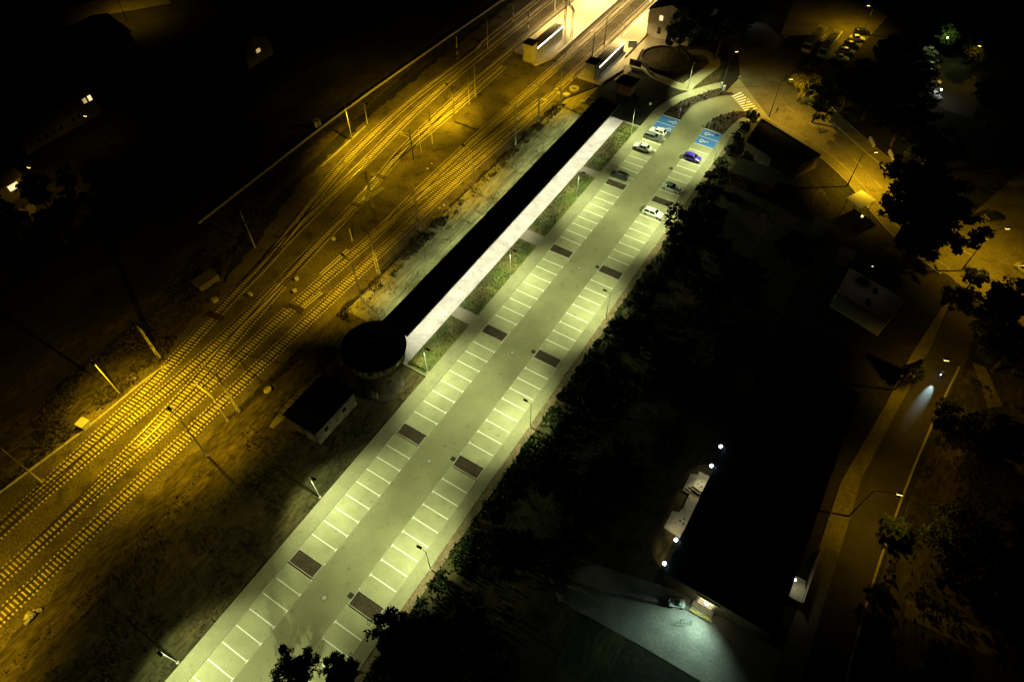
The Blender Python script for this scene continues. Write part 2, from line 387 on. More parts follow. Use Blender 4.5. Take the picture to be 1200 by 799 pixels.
# roads
sheet('main_road', pxpoly((866,66),(935,62),(985,140),(1030,190),(1090,240),(1140,262),(1200,210),(1240,250),(1240,420),(1135,345),(1115,325),(1060,290),(1012,228),(965,182),(905,143),(886,134),(868,112)), .0, 'asphalt_old')
sheet('main_road', pxpoly((866,65.5),(934,61.5),(900,30),(840,14),(840,40)), .002, 'asphalt_old')
sheet('bus_yard', pxpoly((936,62),(990,75),(1040,20),(1020,0),(930,0),(915,40)), .004, 'asphalt_old')
sheet('crossing_apron', pxpoly((850,108),(866,92),(905,143),(893,146),(878,134)), .014, 'paver_aisle')
sheet('side_road', pxpoly((1118,352),(1150,365),(1136,415),(1065,560),(1000,760),(985,830),(930,830),(950,760),(1010,560),(1093,402)), .004, 'asphalt_dark')
sheet('side_pavement', pxpoly((1103,362),(1114,352),(1093,402),(1010,560),(950,760),(930,830),(895,830),(918,760),(960,640),(985,565),(1040,470),(1070,412)), .09, 'asphalt_old')
b = MB(); ln = [(gp(x,y).x, gp(x,y).y) for x, y in ((1124,430),(1100,480),(1065,562),(1030,660),(1000,762),(986,830))]
ln = smooth_line(ln, 2.0); q1 = offset_line(ln, .14); q2 = offset_line(ln, -.14)
tag(sheet('kerb', q1 + q2[::-1], .12, 'kerb'), kind='structure')
sheet('dirt_path', pxpoly((1140,425),(1155,430),(1175,475),(1158,478)), -.02, 'asphalt_old')
sheet('dirt_path', pxpoly((1062,702),(1160,740),(1175,770),(1150,765),(1060,722)), -.02, 'asphalt_old')
sheet('lit_yard_slab', pxpoly((640,668),(700,662),(790,690),(880,741),(960,790),(930,860),(862,822),(800,785),(752,757),(700,728),(655,704)), -.005, 'concrete_dark')  # edge to the grass is real; far end is shaped to the pool of light
sheet('east_verge', pxpoly((1128,432),(1200,440),(1240,900),(995,840),(1040,650)), -.03, 'rough_grass')
sheet('back_street', pxpoly((20,42),(90,5),(190,-12),(200,4),(110,20),(135,33),(60,34)), -.01, 'asphalt_old')
sheet('back_street', pxpoly((0,228),(38,208),(42,213),(0,240)), -.012, 'asphalt_old')
sheet('back_yard', pxpoly((20,246),(42,236),(42,258),(25,262)), -.012, 'asphalt_old')
sheet('back_yard', pxpoly((80,268),(92,248),(106,246),(100,256),(92,272)), -.014, 'asphalt_old')
sheet('east_car_yard', pxpoly((1090,65),(1130,55),(1150,110),(1140,140),(1110,130),(1092,118)), -.01, 'asphalt')
sheet('hotel_drive', pxpoly((1141,250),(1200,197),(1215,225)), .004, 'asphalt_old')
for _pts, _w in ((((893,141),(935,163),(968,184),(1000,214),(1035,256),(1072,292),(1112,322)), 1.3), (((968,128),(1000,158),(1040,192),(1075,216)), 1.6)):
    _l = smooth_line([(gp(x,y).x, gp(x,y).y) for x, y in _pts], 2.0)
    sheet('road_pavement', offset_line(_l, _w) + offset_line(_l, -_w)[::-1], .10, 'asphalt_old')
    for _sd in (-1, 1): tag(sheet('kerb', offset_line(_l, _sd*(_w+.01)) + offset_line(_l, _sd*(_w+.16))[::-1], .12, 'kerb'), kind='structure')
_l = smooth_line([(gp(x,y).x, gp(x,y).y) for x, y in ((915,120),(960,152),(1000,186),(1045,232),(1090,272),(1140,300),(1200,335))], 1.0)
for _k in range(2, len(_l)-6, 8):
    _q = offset_line(_l[_k:_k+4], .07); _r = offset_line(_l[_k:_k+4], -.07); sheet('centre_dash', _q + _r[::-1], .012, 'concrete', parent=lot)
# zebra crossing bars
for k in range(8):
    p0 = Vector(gp(866.5 + k*2.5, 107.5 + k*3.2)); 
    a = gp(858 + 2.0*k, 113.5 + 2.3*k); c = gp(869 + 2.6*k, 108.5 + 2.65*k); d = (c - a); n = Vector((-d.y, d.x, 0)).normalized()*.24
    b = MB(); b.prism([tuple((a+n).xy), tuple((c+n).xy), tuple((c-n).xy), tuple((a-n).xy)], .0, .020)
    o = b.build('zebra_bar', 'paint', lot)

# ================================================================== RAILWAY
def track(pts, label, z, skip=None, skipd=1.6, nmax=300, ymin=-24, ymax=215):
    t = thing('railway_track', label, 'railway track', (pts[0][0], pts[0][1], 0), 0, 'tracks of the rail yard')
    ox, oy = pts[0]
    pts = [p for p in pts]; ln = smooth_line(pts, .615)
    for s in (-1, 1):
        b = MB(); q = offset_line(ln[::4] + [ln[-1]], s*.755)
        for i in range(len(q)-1):
            a, c = q[i], q[i+1]; d = (Vector(c)-Vector(a)).normalized(); m = Vector((-d.y, d.x))
            for (wd, za, zb, mi) in ((.12, .0, .05, 0), (.045, .05, .185, 0), (.036, .185, .19, 1)):
                P = [Vector(a)+m*wd, Vector(a)-m*wd, Vector(c)-m*wd, Vector(c)+m*wd]
                vs = [(v.x-ox, v.y-oy, z+.03+za) for v in P] + [(v.x-ox, v.y-oy, z+.03+zb) for v in P]
                b.add(vs, [(4,5,6,7),(0,3,7,4),(1,5,6,2)], mi)
        b.build('rail', ['rail_rust', 'rail_head'], t)
    sm = MB()
    # concrete sleeper: raised ends, lower waist
    sm.add([(-1.28,-.13,-.15),(1.28,-.13,-.15),(1.28,.13,-.15),(-1.28,.13,-.15),(-1.27,-.10,.045),(1.27,-.10,.045),(1.27,.10,.045),(-1.27,.10,.045)],
           [(4,5,6,7),(0,1,5,4),(1,2,6,5),(2,3,7,6),(3,0,4,7)]); sme = sm.mesh('sleeper', 'sleeper')
    cand = []
    for i in range(1, len(ln)-1):
        x, y = ln[i]
        if not (ymin < y < ymax): continue
        if skip and min(math.hypot(x-a, y-c) for a, c in skip) < skipd: continue
        d = Vector(ln[i+1]) - Vector(ln[i-1]); cand.append(((Vector((x, y, 0)) - CAM).length, x, y, math.atan2(d.y, d.x) - math.pi/2))
    cand.sort(); rest = MB()
    for k, (dd, x, y, rz) in enumerate(cand):
        if k < nmax: inst('sleeper', sme, t, (x-ox, y-oy, z), rz)
        else: rest.cbox(x-ox, y-oy, z-.045, 2.55, .21, .18, rz)
    if rest.v: tag(rest.build('far_sleepers', 'sleeper', t), kind='stuff')
    return ln
A5 = [(-32.9,-60),(-32.9,-10),(-33.0,0),(-33.6,30),(-33.7,60),(-33.7,80),(-33.5,100),(-32.8,121),(-32.6,140),(-32.6,330)]
A4 = [(-37.9,-60),(-37.8,-5),(-37.9,28),(-38.4,45),(-38.2,60),(-37.8,76),(-38.6,98),(-38.7,120),(-38.4,150),(-38.3,330)]
A2 = [(-43.0,-60),(-44.1,-10),(-44.3,0),(-44.0,15),(-43.6,26),(-43.9,39),(-45.0,56),(-46.8,75),(-48.6,88),(-51.0,104),(-52.6,128),(-53.3,154),(-53.3,330)]
A1 = [(-44.4,-9),(-44.9,2),(-46.6,24.4),(-48.6,38),(-50.1,48),(-51.0,56),(-52.6,66.4),(-54.3,83),(-55.8,97),(-57.6,113),(-58.8,133),(-59.0,160),(-59,330)]
A1b = [(-50.4,50),(-51.5,57),(-53.6,66),(-56.6,78),(-59.6,93),(-61.5,112),(-61.9,126),(-61.4,148),(-62.5,170),(-63,330)]
A3 = [(-37.9,-4),(-38.4,8),(-40.2,27),(-42.1,40),(-43.9,52),(-45.7,65),(-46.8,74)]
A6 = [(-37.8,80),(-37.2,90),(-36.2,100),(-35.6,112),(-34.6,125),(-33.5,136),(-32.9,144)]
A7 = [(-50.0,97),(-50.2,106),(-50.1,120),(-50.4,132),(-50.8,146)]
l5 = track(A5, 'railway track nearest the long canopy, running straight past the lamp poles', .02)
l4 = track(A4, 'second railway track from the canopy, running into the island platform', .02)
l2 = track(A2, 'middle railway track curving past the catenary masts', .02)
l1 = track(A1, 'railway track swinging away beside the light trough wall', .02)
track(A1b, 'outermost railway track branching off toward the wall', .032, skip=l1, skipd=.7, nmax=220)
track(A3, 'short connecting railway track linking the second and middle tracks', .032, skip=l4 + l2, skipd=.7)
track(A6, 'railway crossover joining the two tracks nearest the canopy', .032, skip=l4 + l5, skipd=.8)
track(A7, 'short railway siding beside the middle track near the platform', .032, skip=l2, skipd=.8)

# concrete cable troughs beside the yard, cover slab by cover slab
def trough(pts, label, seg=3.0, w=.36, h=.42):
    ln = smooth_line(pts, seg); t = thing('cable_trough', label, 'cable trough', (ln[0][0], ln[0][1], 0), 0, 'concrete cable troughs beside the tracks')
    for a, c in zip(ln, ln[1:]):
        d = Vector(c) - Vector(a); m = MB(); m.cbox(0, 0, h/2-.1, w, d.length-.06, h+.2); 
        inst('trough_segment', m.mesh('trough_segment', 'concrete'), t, ((a[0]+c[0])/2-ln[0][0], (a[1]+c[1])/2-ln[0][1], random.uniform(-.015,.015)), math.atan2(d.y, d.x)-math.pi/2)
    return t
trough([(-71.6,58),(-72.2,75),(-73,105),(-72.4,140),(-71.1,178),(-70,215)], 'long pale concrete trough line running beyond the outermost track', 3.0)
trough([(-50.6,-8),(-50,0),(-48.6,13.6),(-48.2,26),(-47.2,31.5)], 'concrete trough line beside the square cabinet and the lamp pole', 2.0, .25, .25)
trough([(-62.6,86),(-63,92),(-64.3,104.4)], 'short concrete trough line at the foot of two poles', 2.0, .3, .3)

# catenary masts and poles
def lattice_mast(base, h, label, arm=None, armz=.72, w=.75, grp='catenary masts of the rail yard', lean=(0,0)):
    t = thing('catenary_mast', label, 'catenary mast', (base[0], base[1], 0), 0, grp)
    b = MB(); b.box(-.42,.42,-.32,.32,-.3,.25); b.build('footing', 'concrete_dark', t)
    for sx in (-1, 1):
        b = MB(); b.tube((sx*w/2, -.12, .3), (sx*w*.3, 0, h), .095, .08, 6); b.build('upright', 'steel_mast', t)
    b = MB(); n = int(h/.9)
    for k in range(n):
        z0, z1 = .4 + k*(h-.5)/n, .4 + (k+1)*(h-.5)/n; s = 1 if k % 2 else -1; f0 = .5-.2*z0/h; f1 = .5-.2*z1/h
        b.tube((s*w*f0, 0, z0), (-s*w*f1, 0, z1), .05, n=5)
    b.build('lattice', 'steel_mast', t)
    if arm: cantilever(t, h*armz, arm)
    return t
def cantilever(t, z, arm):
    a = Vector((arm[0], arm[1], 0))
    b = MB(); b.tube((0,0,z), a + Vector((0,0,z+.35)), .05, n=6); b.tube((0,0,z+1.3), a + Vector((0,0,z+.4)), .04, n=6); b.build('cantilever', 'steel_mast', t)
    b = MB()
    for k in range(3): b.tube(a*.12 + Vector((0,0,z-.05+.1*k)), a*.12 + Vector((0,0,z+.02+.1*k)), .09, n=8)
    b.build('insulator', 'brick', t)
    b = MB(); b.tube(a*.45 + Vector((0,0,z+.1)), a*1.06 + Vector((0,0,z-.35)), .035, n=6); b.build('registration_arm', 'steel_mast', t)
def pole_mast(base, h, label, arm=None, r=.15, m='steel_mast', grp='catenary masts of the rail yard', armz=.72, band=False):
    t = thing('catenary_mast', label, 'catenary mast', (base[0], base[1], 0), 0, grp)
    b = MB(); b.lathe([(0,.2),(.3,.2),(.33,-.2)], 10); b.build('footing', 'concrete_dark', t)
    b = MB(); b.tube((0,0,.2), (0,0,h), r, r*.7, 10); b.build('pole', m, t)
    if band:
        b = MB(); b.tube((0,0,h-.02), (0,0,h+.12), r*.9, r*.5, 8); b.build('cap', 'metal_dark', t)
    if arm: cantilever(t, h*armz, arm)
    return t
def P(px, py): p = gp(px, py); return (p.x, p.y)
lattice_mast(P(444,320), 10.8, 'bright lattice mast with a bent brace standing beside the straight track', arm=(-3.4,1.0), armz=.9)
lattice_mast(P(491.5,270), 10.8, 'lattice mast by the shrubs on the edge of the dry grass', arm=(-4.2,0), armz=.88)
lattice_mast(P(437,243), 9.5, 'lattice mast standing beside the spare rails', arm=(-3.2,.4))
lattice_mast(P(280,481), 10.9, 'lattice mast with shiny arm near the round concrete disc', arm=(-4.0,.5), armz=.8)
lattice_mast(P(187,418), 8.4, 'lattice mast at the far end of the low trough', w=1.1)
lattice_mast((gp(50,564).x, gp(50,564).y), 10.4, 'dark lattice mast beside the two converging tracks', w=.8)
pole_mast(P(557,114), 9.2, 'bright pole mast with brackets to both sides between tracks', arm=(-3.6,1.5), armz=.75)
pole_mast(P(550,122.5), 9.5, 'thin pole mast next to the bracketed mast', r=.09)
pole_mast(P(507,169), 8.6, 'bright pole mast with a cantilever over the middle track', arm=(-3.8,.8))
pole_mast(P(493.8,179.4), 8.5, 'thin bright pole mast with a guy beside the middle track', r=.08)
pole_mast(P(485,189), 8.4, 'pole mast coloured dark as backlit, with a cantilever over the middle track', arm=(-3.5,.6), armz=.7, m='metal_dark')  # backlit shade of this mast is put into its dark metal colour
pole_mast(P(571.7,59), 8.8, 'plain pole mast standing past the striped signal post', r=.12)
pole_mast(P(604,170), 10.8, 'grey pole mast at the edge of the ballast near the canopy', arm=(-3.4,0), armz=.88, r=.2, band=True)
pole_mast(P(631,143), 10.4, 'grey pole mast beside the concrete slabs and rings', arm=(-3.4,0), armz=.88, r=.2, band=True)
pole_mast(P(650,14), 8, 'pole mast behind the island platform stairs', r=.16)
pole_mast(P(413,282), 3.2, 'short stub pole between the middle tracks', r=.12)
pole_mast(P(267,493), 10.8, 'slim pole mast with a long bright arm beside the straight track', arm=(-4.2,.4), armz=.62, r=.1)
pole_mast(P(708,53), 7.8, 'dark mast on the side platform edge', m='metal_dark', r=.16)
pole_mast(P(694,67), 7.1, 'dark mast behind the lift tower of the side platform', m='metal_dark', r=.13)
# portal over the island platform
t = thing('catenary_portal', 'dark steel portal frame standing across the island platform', 'catenary portal', (-41.8, 167.1, .5))
for dx, dy in ((0,0), (-4.4,4.0)):
    b = MB()
    for s in (-1, 1): b.tube((dx+s*.25, dy, 0), (dx+s*.2, dy, 8.6), .09, n=6)
    for k in range(8): b.tube((dx-.24*(-1)**k, dy, .3+k), (dx+.24*(-1)**k, dy, 1.3+k), .04, n=5)
    b.build('portal_leg', 'metal_dark', t)
b = MB(); b.tube((1,-.9,8.2), (-5.4,4.9,8.2), .12, n=6); b.tube((1,-.9,7.6), (-5.4,4.9,7.6), .09, n=6); b.build('beam', 'metal_dark', t)
for k in range(3):
    b = MB(); x = -.6-1.7*k; b.tube((x, -x*.9, 7.6), (x, -x*.9, 8.9), .06, n=6); b.build('hanger', 'metal_dark', t)
# signals with striped posts
def striped_post(px, py, h, label):
    p = gp(px, py); t = thing('signal_post', label, 'railway signal', (p.x, p.y, 0), 0, 'striped signal posts')
    b = MB(); b.box(-.3,.3,-.3,.3,-.2,.25); b.build('footing', 'concrete_dark', t)
    for k in range(4):
        b = MB(); b.tube((0,0,.25+k*h*.16), (0,0,.25+(k+1)*h*.16), .13, n=8); b.build('post_band', 'sign_white' if k % 2 else 'metal_dark', t)
    b = MB(); b.cbox(0,0,.25+h*.82, .34, .26, h*.36); b.build('signal_head', 'steel_mast', t)
    b = MB(); b.cbox(0,-.15,.25+h*.82, .28, .05, h*.3); b.build('lens_panel', 'metal_dark', t)
striped_post(536, 69, 6.0, 'striped signal post by the outermost tracks past the trough wall')
striped_post(619, 38, 6.0, 'striped signal post beside the island platform stairs')
striped_post(601, 30, 5.4, 'striped signal post two tracks over from the island platform')
# small lineside equipment
def cabinet(px, py, sx, sy, h, label, rz=0, m='concrete', legs=False):
    p = gp(px, py); t = thing('lineside_cabinet', label, 'cabinet', (p.x, p.y, 0), rz, 'lineside cabinets in the rail yard')
    b = MB(); b.box(-sx/2,sx/2,-sy/2,sy/2,-.1,h); b.build('case', m, t)
    b = MB(); b.box(-sx/2-.08,sx/2+.08,-sy/2-.08,sy/2+.08,h,h+.08); b.build('lid', m, t)
    b = MB(); b.box(-.02,.02,-sy/2-.02,-sy/2,.15,h-.1); b.build('door_seam', 'metal_dark', t)
cabinet(100,499,1.5,1.5,1.1,'large pale square cabinet beside the low trough', R(8))
cabinet(243,331,4.2,2.6,1.3,'wide flat-roofed equipment hut beyond the diverging track', R(84), 'plaster_olive')
cabinet(253,353,1.0,.6,.7,'small yellowish box next to the equipment hut', R(80))
cabinet(294,346,.65,.45,.5,'small box between the two diverging tracks')
cabinet(348,328,.65,.45,.5,'small pale box in the bare ballast, one of a close pair', R(70))
cabinet(346,342,.65,.45,.5,'small pale box in the bare ballast near the spare rail pair', R(70))
cabinet(391,281,.65,.45,.5,'small pale box near the short stub pole', R(60))
cabinet(372,148,1.6,1.3,1.6,'pale cabinet at the end of the short trough', R(70))
b = None
def spare(px0, py0, px1, py1, label):
    a, c = gp(px0, py0), gp(px1, py1); t = thing('spare_rails', label, 'spare rails', (a.x, a.y, 0), 0, 'spare rails laid beside the tracks')
    d = c - a; n = Vector((-d.y, d.x, 0)).normalized()
    for s in (-.28, .28):
        m = MB(); m.tube(n*s + Vector((0,0,.12)), d + n*s + Vector((0,0,.12)), .09, n=6); m.build('rail', 'steel_mast', t)
    for f in (.05, .95):
        m = MB(); q = d*f; m.tube(q - n*.6 + Vector((0,0,.02)), q + n*.6 + Vector((0,0,.02)), .08, n=4); m.build('timber', 'wood', t)
spare(428,236,449,220,'pair of spare rails lying beside the middle track')
spare(355,361,377,343,'pair of spare rails lying between the straight track and its neighbour')
spare(376,322,408,293,'single long pair of bright spare rails beside the second track')
def track_band(px, py, rz, label):  # row of dark slats laid as a band across a track
    p = gp(px, py); t = thing('trackside_band', label, 'track deck', (p.x, p.y, 0), rz, 'dark plank bands across the tracks')
    for k in range(6):
        m = MB(); m.box(-1.9,1.9,-.62+.21*k,-.44+.21*k,.0,.10); m.build('slat', 'rail_rust', t)
track_band(251,371,R(8),'dark plank band across the diverging track by the equipment hut')
track_band(346,361,R(4),'dark plank band across the second track near the spare rails')
track_band(417,240,R(8),'dark plank band across the middle track by the lattice mast')
track_band(443,207,R(8),'dark plank band across the middle track past the lattice mast')
# concrete rings and slabs near the lift tower, disc and rubble
p = gp(673,105); b = MB(); b.lathe([(.75,-.1),(.75,.45),(1.25,.45),(1.25,-.1)], 24); tag(b.build('concrete_ring', 'concrete', loc=(p.x,p.y,0)), 'pale concrete well ring lying near the lift tower', 'concrete ring')
for i, (px, py, s, lab) in enumerate(((664,112,1.0,'flat pale concrete slab beside the well ring'),(655,110,.75,'smaller concrete slab by the lamp pole foot'),(652,105,.5,'little concrete block next to the ballast edge'),(638,118,.6,'rough concrete lump at the foot of a grey mast'),(668,94,.7,'concrete block beside the bright stake'),(683,119,.6,'pale flat stone lying in the dry grass'))):
    p = gp(px, py); m = MB(); n = 9; q = [(s*(1+random.uniform(-.25,.25))*math.cos(2*math.pi*k/n), s*(1+random.uniform(-.25,.25))*.8*math.sin(2*math.pi*k/n)) for k in range(n)]
    m.prism(q, -.1, .25*s+.1); tag(m.build('concrete_slab', 'concrete', loc=(p.x,p.y,0)), lab, 'concrete slab', 'concrete scraps near the lift tower')
p = gp(314,457); b = MB(); b.lathe([(0,.30),(.65,.30),(.7,.25),(.7,-.1)], 20); tag(b.build('concrete_disc', 'concrete', loc=(p.x,p.y,0)), 'round pale concrete disc lying near the shed', 'concrete disc')
p = gp(38,722); t = thing('rubble_heap', 'heap of pale broken stone beside the straight track', 'rubble heap', (p.x,p.y,0))
for k in range(26):
    a = random.uniform(0, 6.28); r = random.uniform(0, 1.0); s = random.uniform(.18,.42); m = MB()
    m.cbox(0,0,0,s*1.3,s,s*.8,random.uniform(0,3)); o = m.build('stone', 'concrete', t, loc=(math.cos(a)*r*.75, math.sin(a)*r*1.25, .15+.45*(1-r)))
    o.rotation_euler = (random.uniform(-.5,.5), random.uniform(-.5,.5), 0)
# small pale stones scattered between tracks
for i, (px, py) in enumerate(((506,192),(501,198),(509,255),(463,256),(520,241),(515,244),(514,262),(159,443))):
    p = gp(px, py); s = random.uniform(.22,.36); m = MB(); m.lathe([(0,s*.8),(s*.7,s*.6),(s,s*.1),(s*.9,-.1)], 8)
    tag(m.build('marker_stone', 'concrete', loc=(p.x,p.y,0)), 'small pale round stone lying on the ballast', 'stone', 'pale stones on the ballast')

# ------------------------------------------------------------------ lamps
def rail_lamp(base, h, arm, label, power=P_RAIL, lit=True, size=134, grp='tall lamp poles of the rail yard'):
    t = thing('yard_lamp', label, 'lamp post', (base[0], base[1], 0), 0, grp)
    b = MB(); b.tube((0,0,-.2), (0,0,h), .13, .08, 8); b.build('pole', 'metal_grey', t)
    b = MB(); b.lathe([(0,.2),(.24,.2),(.28,-.1)], 10); b.build('footing', 'concrete_dark', t)
    a = Vector((arm[0], arm[1], 0)); L = a.length
    b = MB(); b.tube((0,0,h), a*.6 + Vector((0,0,h+.45)), .06, n=6); b.tube(a*.6 + Vector((0,0,h+.45)), a + Vector((0,0,h+.5)), .055, n=6); b.build('arm', 'metal_grey', t)
    rz = math.atan2(arm[1], arm[0]); q = a + Vector((0,0,h+.5))
    b = MB(); b.cbox(q.x + math.cos(rz)*.3, q.y + math.sin(rz)*.3, q.z, .9, .34, .2, rz); hd = b.build('lamp_head', 'metal_dark', t)
    b = MB(); b.cbox(q.x + math.cos(rz)*.3, q.y + math.sin(rz)*.3, q.z-.11, .6, .24, .03, rz); b.build('lens', 'lamp_sodium', t)
    if lit: area_light('lamp_light', 'SPOT', power, C_SOD, (q.x + math.cos(rz)*.3, q.y + math.sin(rz)*.3, q.z-.2), t, aim=(arm[0]/L*.35, arm[1]/L*.35, -1), size=size, blend=.7, wing=.9)
    return t
for i, (x, y) in enumerate(((-27.8,-17.5),(-27.8,20.8),(-28.2,59.4),(-28.2,97.6),(-28.6,137.1))):
    rail_lamp((x, y), 10.3 if i != 1 else 11.2, (-2.0, .3), ('lamp pole beyond the rubble heap beside the straight track','lamp pole with a dark head leaning over the straight track','lamp pole where the dry grass meets the ballast, past the shed','lamp pole by the shrubs halfway along the canopy','lamp pole beside the concrete rings')[i], P_RAIL*(1,1,.8,.9,1)[i], size=(140,138,126,134,138)[i])
rail_lamp(P(141,462), 10.4, (1.6,-.4), 'bright lamp pole at the edge of the low trough', P_RAIL*1.25)
rail_lamp(P(299,290), 9.6, (1.5,0), 'unlit lamp pole beyond the outermost track', lit=False)
rail_lamp(P(413,165), 9.9, (1.6,-.2), 'tall lamp pole beside the short trough', P_RAIL*1.2)
rail_lamp(P(431,146), 5.5, (.8,0), 'shorter lamp pole beside the short trough', lit=False)
rail_lamp((-47.0,117.0), 9.0, (-1.2,0), 'lamp pole among the bracketed masts of the middle track', P_RAIL*1.5)

def plat_lamp(x, y, h, label, z=.55, power=P_PLAT):
    t = thing('platform_lamp', label, 'lamp post', (x, y, z), 0, 'lamp posts on the platforms')
    b = MB(); b.tube((0,0,0), (0,0,h), .09, .06, 8); b.build('pole', 'metal_grey', t)
    b = MB(); b.tube((-.9,0,h), (.9,0,h), .045, n=6); b.build('arm', 'metal_grey', t)
    for s in (-1, 1):
        b = MB(); b.cbox(s*.95,0,h-.02,.6,.26,.14); b.build('lamp_head', 'metal_grey', t)
        b = MB(); b.cbox(s*.95,0,h-.1,.5,.2,.03); b.build('lens', 'lamp_sodium', t)
    area_light('lamp_light', 'SPOT', power, C_PLAT, (0,0,h-.3), t, aim=(0,0,-1), size=160, blend=.5, wing=.8)
for i, y in enumerate((172, 190, 208)): plat_lamp(-46.5, y, 7.0, 'twin-headed lamp post on the island platform, %s past the stairs' % ('first','second','third')[i], power=P_PLAT*(1.3,1.6,1)[i])
for i, y in enumerate((169, 187, 206)): plat_lamp(-27.5, y, 6.5, 'twin-headed lamp post on the side platform, %s past the stairs' % ('first','second','third')[i], power=P_PLAT*(.75,1.0,.8)[i])

def lot_lamp(x, y, side, label, power=P_LOT):
    """LED post; side = +1 throws toward +x"""
    t = thing('car_park_lamp', label, 'lamp post', (x, y, .08), 0, 'LED lamp posts around the car park')
    b = MB(); b.lathe([(0,.04),(.2,.04),(.22,-.1)], 10); b.build('base_plate', 'concrete', t)
    b = MB(); b.tube((0,0,0), (0,0,7.0), .085, .055, 8); b.build('pole', 'metal_grey', t)
    b = MB(); b.tube((0,0,6.95), (side*.75,0,7.2), .04, n=6); b.build('arm', 'metal_grey', t)
    b = MB(); b.cbox(side*1.05,0,7.22,.78,.36,.11); b.build('lamp_head', 'metal_dark', t)
    b = MB(); b.cbox(side*1.05,0,7.155,.6,.28,.02); b.build('lens', 'lamp_white', t)
    area_light('lamp_light', 'SPOT', power, C_LOT, (side*1.05,0,7.08), t, aim=(side*.46,0,-1), size=130, blend=.40, wing=.80)
for y, lab in ((-29.8,'farthest down the rough verge'),(-2.4,'on the rough verge below the last planting bed'),(25.0,'on the rough verge near the black-roofed shed'),(52.6,'on the short lawn beside the water tower'),(80.0,'on the second lawn from the water tower'),(107.4,'on the third lawn from the water tower'),(134.7,'on the lawn across from the white hatchback and blue bays')):
    lot_lamp(-7.75, y, 1, 'slim grey LED post ' + lab)
for y, lab in ((-29.8,'beyond the small leafy trees'),(-2.4,'behind the small leafy trees'),(25.0,'just past the bushy tree'),(52.6,'across the bays from the water tower'),(80.0,'where the weedy shrubs begin'),(107.4,'half hidden by the big round dark tree'),(134.7,'beside the violet car')):
    lot_lamp(13.25, y, -1, 'slim grey LED post on the brown strip ' + lab)
p = gp(806,104); lot_lamp(p.x, p.y, 1, 'LED post on the path to the station forecourt', P_LOT*1.5)

def street_lamp(base, h, arm, label, power=P_ROAD, size=150):
    t = thing('street_lamp', label, 'street lamp', (base[0], base[1], 0), 0, 'sodium street lamps')
    b = MB(); b.tube((0,0,0), (0,0,h*.35), .14, .12, 8); b.tube((0,0,h*.35), (0,0,h), .09, .06, 8); b.build('pole', 'metal_dark', t)
    a = Vector((arm[0], arm[1], 0)); rz = math.atan2(arm[1], arm[0])
    b = MB(); b.tube((0,0,h), a + Vector((0,0,h+.5)), .05, n=6); b.build('arm', 'metal_dark', t)
    q = a + Vector((0,0,h+.5)); b = MB(); b.cbox(q.x,q.y,q.z+.04,.8,.3,.14,rz); b.build('lamp_head', 'metal_dark', t)
    b = MB(); b.cbox(q.x,q.y,q.z-.10,.7,.32,.14,rz); b.build('lens', 'lamp_sodium', t)
    area_light('lamp_light', 'SPOT', power, C_ROAD, (q.x,q.y,q.z-.25), t, aim=(arm[0]*.08,arm[1]*.08,-1), size=size, blend=.7, wing=.5)
street_lamp((41.4,143.0), 8.4, (2.2,1.6), 'sodium street lamp between the pale canopy and the flat-roofed block')
street_lamp((18.0,159.9), 9.6, (1.8,1.2), 'sodium street lamp at the corner of the flat-roofed block', P_ROAD*.7)
street_lamp((67.5,128.5), 10.6, (2.2,1.5), 'sodium street lamp beside the huge tree at the road junction', P_ROAD*.75)
street_lamp((3.5,166.0), 9.2, (.8,1.2), 'sodium street lamp at the end of the curved pavement', P_ROAD*.12)
street_lamp((61.8,64.6), 9.0, (3.0,1.0), 'sodium street lamp on the side road pavement near the dark building', P_ROAD*.22)
street_lamp((62.6,92.0), 9.0, (3.5,1.5), 'sodium street lamp on the side road by the small conifer', P_ROAD*.22)
street_lamp((57.0,205.0), 8.0, (-1.5,0), 'street lamp behind the parked cars of the bus yard', P_ROAD*.05)
street_lamp((27.5,214.0), 7.5, (-1.5,-.5), 'street lamp at the far end of the bus yard car row', P_ROAD*.32)
street_lamp((-158,108), 8.5, (0,1.5), 'street lamp on the back street far beyond the rail yard', P_ROAD*.2)
street_lamp((-106,47), 7.0, (-1,0), 'street lamp among the trees beyond the rail yard', P_ROAD*.06)
street_lamp((-114,66), 6.0, (-1,0), 'street lamp in front of the long plaster block', P_ROAD*.012)

# ================================================================== BUILDINGS
# long canopy beside the car park: black flat roof on posts, lit from beneath
t = thing('long_canopy', 'long black flat-roofed canopy with lit white paving under it', 'canopy', (-15.95, 96.7, 0))
b = MB(); b.prism([(2.75,-42.0),(2.75,42.0),(.9,41.4),(-.4,42.2),(-2.75,42.2),(-2.75,-42.0)], 4.3, 4.55); b.build('roof', 'bitumen', t)
for s in (-2.82, 2.82):
    b = MB(); b.box(s-.06, s+.06, -42.05, 42.05, 4.2, 4.6); b.build('fascia', 'metal_dark', t)
for k in range(18):
    for sx in (-1.9,):
        b = MB(); b.box(sx-.07, sx+.07, -41+k*4.82-.07, -41+k*4.82+.07, -.1, 4.3); b.build('post', 'metal_dark', t)
b = MB(); b.box(-.6,.6,-41,41,3.9,4.28); b.build('beam', 'metal_dark', t)
for k in range(17):
    b = MB(); b.cbox(2.2,-38.6+k*4.82,4.26,.18,1.4,.06); b.build('light_bar', 'led_strip', t)
    area_light('canopy_light', 'SPOT', P_CAN, C_CAN, (2.2,-38.6+k*4.82,4.1), t, aim=(.10,0,-1), size=118, blend=.5, wing=.6, radius=.3)
    if k % 2: area_light('canopy_light', 'SPOT', P_CAN*3.0, C_LOT, (-2.4,-38.6+k*4.82,4.0), t, aim=(-.55,0,-1), size=104, blend=.6, wing=.8, radius=.3)
